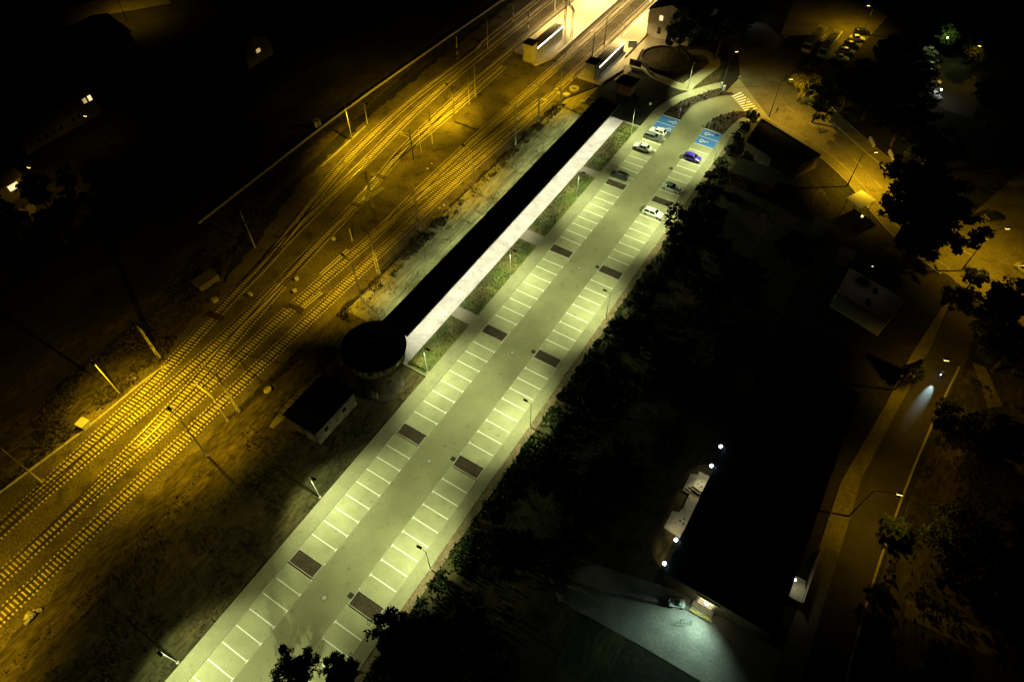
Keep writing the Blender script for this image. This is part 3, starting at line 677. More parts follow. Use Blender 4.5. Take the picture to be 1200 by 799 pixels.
# water tower
t = thing('water_tower', 'round mushroom-shaped brick water tower with a dark conical roof', 'water tower', (-12.6, 46.6, 0))
b = MB(); b.lathe([(3.55,-.3),(3.5,.5),(3.25,.6),(3.05,3.0),(2.95,6.0),(3.1,6.6),(3.5,7.0)], 40); b.build('stem', 'stone', t, smooth=True)
b = MB(); b.lathe([(3.5,7.0),(4.45,7.9),(4.6,8.1)], 40); b.build('corbel', 'stone', t)
b = MB(); b.lathe([(4.6,8.1),(4.6,10.7)], 40); b.build('drum', 'plaster_olive', t, smooth=True)
b = MB(); b.lathe([(4.4,10.68),(5.25,10.62),(5.25,10.85),(2.6,12.2),(.9,13.1),(.9,13.6),(0,13.9)], 40); b.build('roof', 'roof_dark', t)
for k in range(12):
    a = 2*math.pi*(k+.5)/12; m = MB(); m.cbox(4.62*math.cos(a), 4.62*math.sin(a), 9.4, .16, .28, 2.6, a); m.build('pilaster', 'stone', t)
    a = 2*math.pi*k/12; m = MB(); m.cbox(4.60*math.cos(a), 4.60*math.sin(a), 9.5, .08, .75, 1.0, a); m.build('window', 'glass', t)
for z, r in ((8.15,4.68),(10.45,4.66)):
    m = MB(); m.lathe([(r-.15,z-.12),(r,z-.12),(r,z+.12),(r-.15,z+.12)], 40); m.build('cornice', 'stone', t)
for a, z in ((R(-20),3.6),(R(-95),3.4),(R(40),3.6)):
    m = MB(); m.cbox(3.02*math.cos(a), 3.02*math.sin(a), z, .25, .7, 1.2, a); m.build('window', 'metal_dark', t)
m = MB(); m.cbox(3.3*math.cos(R(-75)), 3.3*math.sin(R(-75)), 1.1, .3, 1.0, 2.2, R(-75)); m.build('door', 'wood', t)
# shed beside the tower
def simple_house(name, label, cat, x0, x1, y0, y1, h, wall, roof, gable=None, rise=1.5, wins=(), doors=(), eave=.35, group=None, base=0):
    """gable: None flat roof, 'x'/'y' ridge direction. wins: (side, pos, z, w, h, material)"""
    cx, cy = (x0+x1)/2, (y0+y1)/2; t = thing(name, label, cat, (cx, cy, base), 0, group); a, c = (x1-x0)/2, (y1-y0)/2
    b = MB(); b.box(-a,a,-c,c,-.3,h)
    if gable == 'y': b.add([(-a,-c,h),(a,-c,h),(0,-c,h+rise),(-a,c,h),(a,c,h),(0,c,h+rise)], [(0,1,2),(4,3,5)])
    if gable == 'x': b.add([(-a,-c,h),(-a,c,h),(-a,0,h+rise),(a,-c,h),(a,c,h),(a,0,h+rise)], [(1,0,2),(3,4,5)])
    b.build('wall', wall, t)
    if gable is None:
        b = MB(); b.box(-a-eave,a+eave,-c-eave,c+eave,h+.005,h+.22); b.build('roof', roof, t)
    else:
        A, C = a+eave, c+eave
        for s in (-1, 1):
            b = MB(); dz = -rise*eave/(a if gable == 'y' else c)
            if gable == 'y': q = [(0,-C,h+rise),(0,C,h+rise),(s*A,C,h+dz),(s*A,-C,h+dz)]
            else: q = [(-A,0,h+rise),(A,0,h+rise),(A,s*C,h+dz),(-A,s*C,h+dz)]
            vs = [(x,y,z+.02) for x,y,z in q] + [(x,y,z+.16) for x,y,z in q]
            b.add(vs, [(0,1,2,3),(7,6,5,4),(0,4,5,1),(1,5,6,2),(2,6,7,3),(3,7,4,0)]); b.build('roof_slope', roof, t)
    for i, (side, pos, z, ww, hh, m) in enumerate(list(wins) + [(s, p_, hh/2, ww, hh, m) for s, p_, ww, hh, m in doors]):
        nm = 'window' if i < len(wins) else 'door'
        g = MB(); f = MB()
        if side in 'sn':
            y = -c if side == 's' else c; o = -1 if side == 's' else 1
            f.box(pos-ww/2-.1,pos+ww/2+.1,min(y,y+o*.05),max(y,y+o*.05),z-hh/2-.1,z+hh/2+.1); g.box(pos-ww/2,pos+ww/2,min(y+o*.05,y+o*.07),max(y+o*.05,y+o*.07),z-hh/2,z+hh/2)
        else:
            x = -a if side == 'w' else a; o = -1 if side == 'w' else 1
            f.box(min(x,x+o*.05),max(x,x+o*.05),pos-ww/2-.1,pos+ww/2+.1,z-hh/2-.1,z+hh/2+.1); g.box(min(x+o*.05,x+o*.07),max(x+o*.05,x+o*.07),pos-ww/2,pos+ww/2,z-hh/2,z+hh/2)
        fr = f.build(nm, 'wood' if nm == 'door' or wall == 'shed_wall' else 'plaster', t); g.build('pane' if nm == 'window' else 'leaf', m, fr)
    return t
simple_house('brick_shed', 'low shed with a black roof beside the water tower', 'shed', -20.2, -13.9, 31.9, 41.0, 3.7, 'shed_wall', 'bitumen', wins=(('e',-2.5,2.0,.9,1.0,'glass'),('e',1.8,2.0,.9,1.0,'glass')), doors=(('s',1.0,1.0,2.1,'wood'),))
# station building
simple_house('station_building', 'two-storey plaster station building with a dark roof by the platform', 'station', -25.2, -12.5, 181.2, 205, 7.2, 'plaster', 'roof_dark', 'y', 2.6,
    wins=(('s',-2.6,5.6,1.1,1.4,'window_lit'),('s',.5,5.6,1.1,1.4,'glass'),('s',-2.6,2.1,1.1,1.9,'glass'),('s',.5,2.1,1.1,1.9,'glass'),('s',3.6,5.6,1.1,1.4,'glass'),('w',-6,2.1,1.1,1.9,'glass'),('w',0,2.1,1.1,1.9,'glass'),('w',-6,5.6,1.1,1.4,'glass'),('w',0,5.6,1.1,1.4,'glass')))
# lift towers and glazed stairs on the platforms
def lift(x, y, label, z=.3):
    t = thing('lift_tower', label, 'lift tower', (x, y, z), 0, 'lift towers of the platforms')
    b = MB(); b.box(-1.35,1.35,-1.35,1.35,-.5,4.6); b.build('shaft', 'plaster', t)
    b = MB(); b.box(-1.55,1.55,-1.55,1.55,4.6,4.8); b.build('roof', 'roof_dark', t)
    b = MB(); b.box(1.35,1.40,-.6,.6,.0,2.3); b.build('door', 'metal_grey', t)
    b = MB(); b.box(-1.9,-1.35,-1.0,.6,-.5,2.0); b.build('service_box', 'concrete', t)
lift(-46.1, 151.7, 'pale lift tower with a dark flat roof at the island platform stairs')
lift(-27.45, 152.0, 'pale lift tower with a dark flat roof at the side platform stairs')
def stair(x, y0, y1, label):
    t = thing('stair_shelter', label, 'stair shelter', (x, y0, .55), 0, 'glazed stair shelters of the platforms'); L = y1-y0
    b = MB(); b.box(-1.3,1.35,0,L,2.65,2.8); b.build('roof', 'concrete_dark', t)
    for s in (-1.25, 1.25):
        b = MB(); b.box(s-.08,s+.08,0,L,-.4,1.0); b.build('parapet', 'concrete', t)
        n = int(L/1.5)
        for k in range(n+1):
            m = MB(); m.box(s-.05,s+.05,k*L/n-.05,k*L/n+.05,1.0,2.65); m.build('post', 'metal_grey', t)
        for k in range(n):
            m = MB(); m.box(s-.015,s+.015,k*L/n+.06,(k+1)*L/n-.06,1.02,2.2); m.build('pane', 'glass_clear', t)
            if s > 0:
                m = MB(); m.box(s-.06,s+.10,k*L/n+.08,(k+1)*L/n-.08,2.25,2.62); m.build('light_panel', 'led_strip', t)
    for k in range(8):
        m = MB(); m.box(-1.1,1.1,.6+k*.35,.95+k*.35,-.4,.25-k*.08); m.build('step', 'concrete', t)
stair(-46.1, 153.3, 167.5, 'glazed stair shelter with a bright lit side on the island platform')
stair(-27.45, 153.6, 168.5, 'glazed stair shelter with a bright lit side on the side platform')
# brick kiosk, round green and info boards on the forecourt
simple_house('brick_kiosk', 'small brick hut with an overhanging dark roof near the canopy end', 'kiosk', -19.0, -15.2, 149.6, 153.2, 2.9, 'brick', 'roof_dark', doors=(('e',0,.9,2.0,'wood'),), eave=.5)
t = thing('round_planter', 'round raised green ringed by a low dark wall on the forecourt', 'planter', (-14.6, 170.6, 0))
b = MB(); b.lathe([(0,1.0),(4,.9),(6.3,.55)], 48); b.build('turf', 'rough_grass', t, smooth=True)
b = MB(); b.lathe([(6.3,-.1),(6.3,.95),(6.7,.95),(6.7,-.1)], 48); b.build('ring_wall', 'stone', t)
def board(px, py, w, h, label, rz, z0=.6, m='sign_blue'):
    p = gp(px, py); t = thing('information_board', label, 'information board', (p.x, p.y, .0), rz, 'boards on the station forecourt')
    b = MB(); b.box(-w/2,w/2,-.06,.06,z0,z0+h); b.build('panel', m, t)
    for s in (-1, 1):
        b = MB(); b.tube((s*w*.4,0,-.1), (s*w*.4,0,z0+h), .06, n=6); b.build('leg', 'metal_grey', t)
board(740,61, 2.4, 1.9, 'blue-grey board standing beside the side platform stairs', R(25), 1.2, 'metal_grey')
board(744,79, 3.4, 1.7, 'dark slatted screen next to the round green', R(2), .3, 'metal_dark')
board(758,83, 2.6, 1.4, 'dark screen at the lower rim of the round green', R(-40), .3, 'metal_dark')
# flat-roofed block at the road, garage, pale roofs
def poly_block(name, label, cat, poly, h, wall, roof, parapet=.35, base=0, group=None):
    cx = sum(p[0] for p in poly)/len(poly); cy = sum(p[1] for p in poly)/len(poly); q = [(x-cx, y-cy) for x, y in poly]
    t = thing(name, label, cat, (cx, cy, base), 0, group)
    b = MB(); b.prism(q, -.3, h); b.build('wall', wall, t)
    b = MB(); b.prism([(x*.985, y*.985) for x, y in q], h, h+.05); b.build('roof', roof, t)
    n = len(q)
    for i in range(n):
        a, c = Vector(q[i]), Vector(q[(i+1) % n]); d = c-a; m = MB(); m.cbox((a.x+c.x)/2, (a.y+c.y)/2, h+parapet/2-.03, d.length, .26, parapet, math.atan2(d.y, d.x)); m.build('parapet', wall, t)
    return t
fb = poly_block('flat_roofed_block', 'flat black-roofed building with lit parapets at the road bend', 'building', [(17.6,152.2),(33.5,145.6),(30.5,139.2),(24.5,138.6),(17.6,141.5)], 3.4, 'shed_wall', 'bitumen')
simple_house('brick_garage', 'brick garage with a dark doorway beside the hedge', 'garage', 18.9, 27.8, 130.2, 136.0, 2.7, 'brick', 'concrete_dark', doors=(('s',.6,2.0,2.1,'metal_dark'),), wins=(('s',-2.6,1.5,1.1,.9,'glass'),), eave=.2)
poly_block('pale_flat_house', 'house with a broad pale flat roof and two dark skylights', 'house', pxpoly((982,342),(996,315),(1060,352),(1040,377), z=4), 4, 'plaster', 'roof_pale', .12)
hx = gp(1026,341,4); 
for px, py in ((1025.5,341),(1017,353.5)):
    p = gp(px, py, 4.1); m = MB(); m.cbox(0,0,.0,.8,1.3,.3,R(10)); tag(m.build('skylight', 'glass', loc=(p.x,p.y,4.2)), 'dark skylight box on the pale flat roof', 'skylight', 'skylights of the pale flat roof')
t = thing('carport', 'small bright square canopy roof beside the road', 'carport', (gp(1009,233.5,2.9).x, gp(1009,233.5,2.9).y, 0), R(63))
b = MB(); b.box(-2.45,2.45,-1.95,1.95,2.8,2.95); b.build('roof', 'sign_white', t)
for sx in (-1.9,1.9):
    for sy in (-1.7,1.7):
        m = MB(); m.tube((sx,sy,-.1),(sx,sy,2.8), .07, n=6); m.build('post', 'metal_dark', t)
# low yard building at the bottom with flood lamps, door and steps
t = thing('depot_building', 'long dark flat-roofed depot with a lit doorway and flood lamps', 'building', (49.3, 60.0, 0))
b = MB(); b.box(-7.4,7.4,-19.2,24,-.3,3.9); b.build('wall', 'plaster_olive', t)
b = MB(); b.box(-7.7,7.7,-19.4,24.3,3.9,4.15); b.build('roof', 'bitumen', t)
b = MB(); b.box(-2.4,.2,-19.26,-19.2,0,2.7); dr = b.build('door_frame', 'plaster', t)
b = MB(); b.box(-2.1,-.1,-19.30,-19.26,.1,2.4); b.build('door_glass', 'window_lit', dr)
for k in range(4):
    m = MB(); m.box(-2.1,-.1,-19.34,-19.30,.45+.5*k,.60+.5*k); m.build('door_bar', 'metal_dark', dr)
area_light('wall_wash', 'POINT', 55, (.95,1,.6), (-1.1,-20.2,2.6), t, radius=.1)  # added light washing the south wall, without a fitting of its own
for k in range(3):
    m = MB(); m.box(-2.6,.4,-19.6-.35*k,-19.25-.35*k,-.1,.45-.15*k); m.build('step', 'concrete', t)
b = MB(); b.box(-2.8,.6,-19.45,-19.2,2.95,3.1); b.build('door_canopy', 'metal_grey', t)
b = MB(); b.cbox(-1.1,-19.8,2.9,.5,.25,.1); b.build('door_lamp', 'lamp_white', t)
area_light('door_light', 'SPOT', P_DOOR, C_COLD, (-1.1,-20.3,3.5), t, aim=(-.12,-1,-.60), size=132, blend=.95, wing=.30)
for k in range(3):
    m = MB(); m.box(7.4,7.46,-14+k*5,-12.4+k*5,1.0,2.4); m.build('window', 'glass', t)
# flood lamps on the depot wall
for (px, py), fl in zip(((848,525),(838,548),(793,633),(780,661)), ('farthest past the loading stairs','just past the loading stairs','just before the loading stairs','at the corner above the forklift')):
    p = gp(px, py, 4.5); t = thing('flood_lamp', 'cold white flood lamp on the depot roof edge, ' + fl, 'flood lamp', (41.3, p.y, 4.15), 0, 'flood lamps along the depot eaves')
    b = MB(); b.tube((.55,0,-.4),(.55,0,.5), .04, n=6); b.tube((.55,0,.5),(.1,0,.55), .04, n=6); b.build('bracket', 'metal_grey', t)
    b = MB(); b.cbox(.05,0,.5,.30,.42,.12); b.build('housing', 'metal_grey', t)
    b = MB(); b.lathe([(0,.26),(.2,.2),(.3,0),(.2,-.2),(0,-.26)], 12); b.build('lens', 'lamp_cold', t, loc=(-.12,0,.42))
    area_light('lamp_light', 'SPOT', 700, (1,.88,.50), (-.35,0,.2), t, aim=(.12,(-.9 if p.y > 55 else .9),-1), size=62, blend=.8)
# long pale loading stairs on the depot's west side: landings, treads and corner steps
t = thing('loading_stairs', 'long pale loading stairs with two landings along the depot wall', 'stairs', (41.88, 49.4, 0))
for (y0, y1) in ((0, 2.6), (7.0, 9.8)):
    b = MB(); b.prism([(-1.9,y0),(-.5,y0-.3),(0,y0),(0,y1),(-1.9,y1)], -.1, 1.05); b.build('landing', 'concrete', t)
    for k in range(3):
        m = MB(); d = .34*(k+1); e = .34*k
        m.prism([(-1.9-d,y0-d),(-.3,y0-d-.3),(-.3,y0-e-.3),(-1.9-e,y0-e),(-1.9-e,y1-.6),(-1.9-d,y1-.6)], -.1, .80-.25*k); m.build('corner_step', 'concrete', t)
    for q in ((-1.3,y0+.7),(-.9,y0+1.3),(-.7,y0+.5)):
        m = MB(); m.box(q[0]-.14,q[0]+.14,q[1]-.14,q[1]+.14,1.0,1.058); m.build('grate', 'metal_dark', t)
for k in range(9):
    m = MB(); m.box(-1.75,0,2.62+.32*k,2.92+.32*k,-.1,1.0-.02*(k % 2)); m.build('tread', 'concrete', t)
b = MB(); b.box(-1.75,0,5.55,6.98,-.1,.55); b.build('lower_landing', 'soil_strip', t)
for q0, q1 in (((-1.95,2.7,1.0),(-1.95,2.7,2.0)),((-1.95,5.5,1.0),(-1.95,5.5,2.0)),((-1.95,2.7,2.0),(-1.95,5.5,2.0))):
    m = MB(); m.tube((q0[0],q0[1],q0[2]-.95 if q0[2] < 2 else q0[2]), q1, .03, n=6); m.build('handrail', 'metal_dark', t)
# entrance porch on the depot's street side
t = thing('street_porch', 'small pale stair porch on the street side of the depot', 'porch', (57.8, 50.2, 0))
b = MB(); b.box(-.9,1.6,-2.2,-.1,-.1,.9); b.build('landing', 'concrete', t)
for k in range(5):
    m = MB(); m.box(-.3,1.4,-.1+.32*k,.22+.32*k,-.1,.9-.17*(k+1)); m.build('step', 'concrete', t)
b = MB(); b.box(1.65,1.75,-2.2,7.0,-.1,1.3); b.build('side_wall', 'plaster', t)
area_light('porch_light', 'POINT', 45, (1,.95,.6), (.2,-.5,2.6), t, radius=.1)
b = MB(); b.cbox(-.5,-.5,2.8,.3,.3,.15); b.build('porch_lamp', 'lamp_white', t)
# long plaster block and houses beyond the rail yard
t = simple_house('plaster_block', 'long two-storey plaster block beyond the yard with two lit windows', 'building', -131, -124, 53.5, 74, 6.2, 'plaster_olive', 'roof_dark', 'y', 2.2,
    wins=[('e', -8.5+2.0*k, z, 1.0, 1.3, 'glass') for z in (1.7, 4.5) for k in range(5)] + [('e', 3.0, 1.9, 1.0, 1.3, 'glass'), ('e', 4.6, 1.9, 1.0, 1.3, 'glass'), ('e', 7.6, 4.5, .9, 1.2, 'window_lit_dim'), ('e', 9.0, 4.5, .9, 1.3, 'window_lit')])
simple_house('back_house', 'dark gabled house with one lit window among trees', 'house', -120, -111.5, 38, 46, 4.2, 'plaster_olive', 'roof_dark', 'y', 2.6, wins=(('e',1.5,2.8,2.2,1.3,'window_lit'),('e',-2,2.8,1.0,1.2,'glass')))
simple_house('back_house', 'dark gabled house with a small lit window on the back street', 'house', -118, -108, 108, 117, 4.5, 'plaster_olive', 'roof_dark', 'x', 2.6, wins=(('e',0,3.0,1.4,1.0,'window_lit_dim'),))
simple_house('back_house', 'dark house whose roof edge cuts across the lit back street', 'house', -158, -142, 82, 99, 5, 'plaster_olive', 'roof_dark', 'y', 2.6)
simple_house('dark_house', 'dark gabled house in the gardens behind the pale flat-roofed house', 'house', 42, 52, 84, 94, 3.6, 'plaster_olive', 'roof_dark', 'x', 2.0)
simple_house('garden_shed', 'small shed with a faintly lit roof near the square carport', 'shed', 38.6, 41.6, 123.5, 126.2, 2.3, 'wood', 'roof_pale')
simple_house('garden_shed', 'small shed with a faintly lit roof beside the pale flat-roofed house', 'shed', 45.5, 48.0, 117.5, 119.5, 2.3, 'wood', 'roof_pale')
for (px, py, lab) in ((1010,254,'glowing garden lamp on a short post near the carport'),(1110,45,'bright lamp shining inside the tree beyond the car yard'),(1103,106,'bluish lamp on a post at the car yard'),(888,12,'cold white lamp on a post behind the station trees'),(1022,313,'small bluish lamp on a tall post behind the pale flat-roofed house')):
    hh = {1110: 6.0, 1022: 8.0}.get(px, 3.0)
    p = gp(px, py, hh); t = thing('garden_lamp', lab, 'lamp', (p.x, p.y, 0)); b = MB(); b.tube((0,0,0),(0,0,hh), .05, n=6); b.build('post', 'metal_dark', t)
    b = MB(); b.lathe([(0,.22),(.18,.12),(.22,0),(.12,-.2),(0,-.22)], 10); b.build('globe', 'lamp_cold' if px in (1103,888) else 'glass_clear' if px == 1022 else 'lamp_sodium', t, loc=(0,0,hh+.1))
    area_light('lamp_light', 'POINT', {1010:60, 1110:420, 1103:240, 888:60, 1022:28}[px], {1010:(1,.75,.3), 1110:(.75,1,.35), 1103:(.95,.95,.75), 888:(.7,.85,1), 1022:(1,.92,.6)}[px], (0,0,hh+.55), t, radius=.15)

# ================================================================== VEHICLES
def loft(secs):
    b = MB(); n = len(secs[0]); vs = [v for s in secs for v in s]; fs = []
    for i in range(len(secs)-1):
        for k in range(n):
            fs.append((i*n+k, i*n+(k+1) % n, (i+1)*n+(k+1) % n, (i+1)*n+k))
    fs += [tuple(range(n)), tuple(range((len(secs)-1)*n, len(secs)*n))[::-1]]
    b.add(vs, fs); return b
def make_car(label, paint, loc, heading, style='hatch', L=4.2, W=1.76, H=1.48, group='cars parked in the bays', lights=None):
    """local +x = nose"""
    t = thing('parked_car', label, 'car', (loc[0], loc[1], .015), heading, group)
    h = L/2; w = W/2; belt = H*.60
    if style == 'sedan': st = [(-h,.50,.62,.70,.8),(-h+.12,.26,.80,.86,.84),(-h+.75,.24,belt,belt+.06,.86),(-h+1.25,.22,belt,H-.05,.66),(-h+2.0,.22,belt,H,.66),(-.05+.35,.22,belt,H-.04,.66),(h-1.35,.22,belt-.02,belt+.06,.84),(h-.6,.22,belt-.12,belt-.05,.82),(h-.1,.28,.62,.68,.78),(h,.40,.52,.58,.7)]
    elif style == 'wagon': st = [(-h,.45,.80,.92,.8),(-h+.08,.26,belt,belt+.10,.84),(-h+.45,.22,belt,H-.06,.68),(-h+1.1,.22,belt,H,.68),(0,.22,belt,H,.67),(.45,.22,belt,H-.06,.66),(h-1.15,.22,belt-.02,belt+.06,.84),(h-.5,.22,belt-.12,belt-.05,.82),(h-.08,.28,.64,.70,.78),(h,.40,.52,.58,.7)]
    else: st = [(-h,.45,.75,.85,.8),(-h+.08,.26,belt,belt+.08,.84),(-h+.55,.22,belt,H-.10,.68),(-h+1.2,.22,belt,H,.68),(-.1,.22,belt,H,.67),(.35,.22,belt,H-.07,.66),(h-1.1,.22,belt-.02,belt+.06,.84),(h-.45,.22,belt-.12,belt-.05,.82),(h-.08,.28,.64,.70,.78),(h,.40,.52,.58,.7)]
    secs = []
    for i, (x, zl, zs, zt, f) in enumerate(st):
        ww = w*(.90 if i in (0, len(st)-1) else (.97 if i in (1, len(st)-2) else 1))
        secs.append([(x,-ww*.94,zl),(x,-ww,zl+.18),(x,-ww,(zl+zs)/2+.1),(x,-ww*.97,zs),(x,-ww*f,zt-.04),(x,-ww*f*.86,zt),(x,ww*f*.86,zt),(x,ww*f,zt-.04),(x,ww*.97,zs),(x,ww,(zl+zs)/2+.1),(x,ww,zl+.18),(x,ww*.94,zl)])
    b = loft(secs); body = b.build('body', paint, t, smooth=True)
    bm = bmesh.new(); bm.from_mesh(body.data); bmesh.ops.recalc_face_normals(bm, faces=bm.faces); bm.to_mesh(body.data); bm.free()
    md = body.modifiers.new('bevel', 'BEVEL'); md.width = .04; md.segments = 2; md.limit_method = 'ANGLE'; md.angle_limit = R(35)
    # glazing sits just proud of the shell
    tops = [s for s in st if s[3] > belt + .3]; xa, xb = tops[0], tops[-1]
    iF = st.index(xb); nF = st[iF+1]; iR = st.index(xa); nR = st[iR-1]
    def pane(name, q, off):
        m = MB(); o = Vector(off); m.add([Vector(v)+o for v in q] + [Vector(v)-o*.5 for v in q], [(0,1,2,3),(7,6,5,4),(0,4,5,1),(1,5,6,2),(2,6,7,3),(3,7,4,0)]); m.build(name, 'glass', t)
    def lerp(a, c, f): return a + (c-a)*f
    wf = w*xb[4]*.90; wn = w*.82
    pane('windscreen', [(lerp(xb[0],nF[0],.08),-wf,lerp(xb[3],nF[3],.08)),(lerp(xb[0],nF[0],.08),wf,lerp(xb[3],nF[3],.08)),(lerp(xb[0],nF[0],.90),wn,lerp(xb[3],nF[3],.90)),(lerp(xb[0],nF[0],.90),-wn,lerp(xb[3],nF[3],.90))], (.012,0,.02))
    wr = w*xa[4]*.88; wq = w*.76
    pane('rear_window', [(lerp(xa[0],nR[0],.1),-wr,lerp(xa[3],nR[3],.1)),(lerp(xa[0],nR[0],.1),wr,lerp(xa[3],nR[3],.1)),(lerp(xa[0],nR[0],.88),wq,lerp(xa[3],nR[3],.88)),(lerp(xa[0],nR[0],.88),-wq,lerp(xa[3],nR[3],.88))], (-.015,0,.018))
    mid = lerp(xa[0], xb[0], .52)
    for s in (-1, 1):
        yb, yt = s*(w*.955+.012), s*(w*.70+.012)
        for (a0, a1, b0, b1) in ((xa[0]-.12, mid-.05, xa[0]+.10, mid-.05), (mid+.05, xb[0]+.42, mid+.05, xb[0]-.02)):
            pane('side_window', [(a0,yb,belt+.04),(a1,yb,belt+.04),(b1,yt,H-.12),(b0,yt,H-.12)], (0,s*.006,.004))
        m = MB(); m.cbox(xb[0]+.38, s*(w+.08), belt+.08, .14, .18, .13); m.build('mirror', paint, t)
        m = MB(); m.cbox(h-.13, s*w*.66, .63, .16, .36, .14); m.build('headlight', 'head_lamp' if lights == 'on' else 'lens_clear', t)
        m = MB(); m.cbox(-h+.07, s*w*.74, .74, .12, .26, .2); m.build('taillight', 'tail_lit' if lights == 'tail' else 'lens_red', t)
        for x in (-h+.78, h-.82):
            m = MB(); m.tube((x, s*(w-.20), .31), (x, s*(w+.012), .31), .32, n=18); wh = m.build('wheel', 'tyre', t)
            m = MB(); m.tube((x, s*(w-.1), .31), (x, s*(w+.022), .31), .2, n=12); m.build('rim', 'rim', wh)
    m = MB(); m.cbox(h+.0, 0, .42, .03, .5, .11); m.build('number_plate', 'sign_white', t)
    m = MB(); m.cbox(-h-.0, 0, .60, .03, .5, .11); m.build('number_plate', 'sign_white', t)
    m = MB(); m.cbox(h-.02, 0, .5, .08, W*.45, .1); m.build('grille', 'metal_dark', t)
    return t
make_car('white hatchback parked next to the blue bays on the lawn side', 'car_white', (-2.6,138.9), R(180), 'hatch', 4.0)
make_car('grey estate car parked beside the white hatchback near the blue bays', 'car_grey', (-2.7,136.3), R(0), 'wagon', 4.5)
make_car('silver-white saloon parked alone on the lawn side, two bays from the grey estate', 'car_white', (-3.0,131.2), R(180), 'sedan', 4.6)
make_car('black hatchback parked against a brown planting bed', 'car_black', (-3.0,118.9), R(180), 'hatch', 4.3)
make_car('violet-blue hatchback parked near the blue bays on the hedge side', 'car_violet', (8.4,133.7), R(0), 'hatch', 4.1)
make_car('silver saloon parked between the violet car and the planting bed', 'car_silver', (8.5,121.2), R(0), 'sedan', 4.3)
make_car('white hatchback parked by the dark round tree', 'car_white', (8.6,111.3), R(0), 'wagon', 4.4)
make_car('pale car stopped on the main road by the junction', 'car_silver', (78.2,134.6), R(-28), 'sedan', 4.5, group='cars on the roads')
make_car('dark car with lit red tail lamps by the garden wall of the road junction', 'car_black', (70.8,148.3), R(40), 'hatch', 4.2, group='cars on the roads', lights='tail')
yc = ['car_white','car_silver','car_grey','car_white','car_black','car_silver']
yl = ['white car in the bus yard row, closest to the buses','silver car second in the bus yard row','grey car third in the bus yard row','white car fourth in the bus yard row','black car last in the bus yard row by the lamp']
for k in range(5):
    make_car(yl[k], yc[k], (25.6+.4*k, 196.5+k*4.4), R(8+3*k), ('sedan','wagon','hatch')[k % 3], 4.3, group='cars in the bus yard')
el = ['white car at the far end of the walled car yard','silver car beside the white one in the car yard','dark grey car in the car yard row','second dark car in the car yard row','pale car in the middle of the car yard row','grey car near the car yard post lamp','white car at the near end of the car yard']
ec = ['car_white','car_silver','car_grey','car_black','car_silver','car_grey','car_white']
for k in range(7):
    p = gp(1090 + .6*k, 62 + 8.6*k); make_car(el[k], ec[k], (p.x, p.y), R(-5 if k < 6 else -40), ('sedan','wagon','hatch')[k % 3], 4.3, group='cars in the walled yard')
def bus(loc, rz, label):
    t = thing('coach', label, 'bus', (loc[0], loc[1], .01), rz, 'coaches in the bus yard')
    L, W, H = 12.0, 2.5, 3.05
    b = MB(); b.prism([(-W/2+.15,0),(W/2-.15,0),(W/2,.3),(W/2,L-.15),(W/2-.15,L),(-W/2+.15,L),(-W/2,L-.15),(-W/2,.3)], .35, H); o = b.build('body', 'car_white', t)
    md = o.modifiers.new('bevel', 'BEVEL'); md.width = .12; md.segments = 2; md.limit_method = 'ANGLE'
    b = MB(); b.box(-W/2+.2,W/2-.2,-.03,.05,1.35,2.55); b.build('windscreen', 'glass', t)
    for s in (-1, 1):
        for k in range(6):
            m = MB(); m.box(min(s*W/2,s*(W/2+.02)),max(s*W/2,s*(W/2+.02)),.8+k*1.85,2.5+k*1.85,1.45,2.45); m.build('side_window', 'glass', t)
        for y in (2.2, 8.8):
            m = MB(); m.tube((s*(W/2-.3),y,.48),(s*(W/2+.02),y,.48), .48, n=16); m.build('wheel', 'tyre', t)
        m = MB(); m.cbox(s*.95,-.02,.75,.4,.08,.22); m.build('headlight', 'lens_clear', t)
        m = MB(); m.cbox(s*(W/2+.2),-.15,2.2,.2,.2,.45); m.build('mirror', 'metal_dark', t)
    for y in (4.0, 9.0):
        m = MB(); m.box(-.45,.45,y,y+.9,H,H+.12); m.build('roof_hatch', 'metal_grey', t)
bus((21.0,194.2), R(-3), 'white coach with roof hatches standing next to the parked cars')
bus((16.6,194.6), R(-4), 'white coach standing on the unlit side of the bus yard')
# forklift in front of the depot
t = thing('forklift', 'white forklift truck parked in front of the lit depot doorway', 'forklift', (44.6, 38.9, .0), R(205))
b = MB(); b.prism([(-1.2,-.55),(.7,-.55),(.8,-.4),(.8,.4),(.7,.55),(-1.2,.55),(-1.35,.3),(-1.35,-.3)], .25, .85); b.build('chassis', 'car_white', t)
b = MB(); b.prism([(-1.35,-.45),(-.5,-.5),(-.5,.5),(-1.35,.45)], .85, 1.2); b.build('counterweight', 'car_white', t)
b = MB(); b.box(-.5,0,-.3,.3,.85,1.0); b.box(-.55,-.4,-.3,.3,1.0,1.5); b.build('seat', 'metal_dark', t)
for sx, sy in ((.55,-.5),(.55,.5),(-.9,-.5),(-.9,.5)):
    m = MB(); m.tube((sx,sy,.8),(sx*.8,sy*.95,2.05), .035, n=6); m.build('guard_post', 'metal_dark', t)
b = MB()
for k in range(6): b.box(-.75,.5,-.5+.2*k-.03,-.5+.2*k+.03,2.05,2.1)
b.build('overhead_guard', 'metal_dark', t)
for s in (-.32,.32):
    m = MB(); m.box(.85,.97,s-.06,s+.06,.05,2.2); m.build('mast', 'metal_dark', t)
    m = MB(); m.box(.97,2.05,s-.07,s+.07,.06,.12); m.build('fork', 'metal_dark', t)
for sx, r in ((.5,.33),(-.95,.27)):
    for s in (-1,1):
        m = MB(); m.tube((sx,s*.38,r),(sx,s*.6,r), r, n=14); m.build('wheel', 'tyre', t)
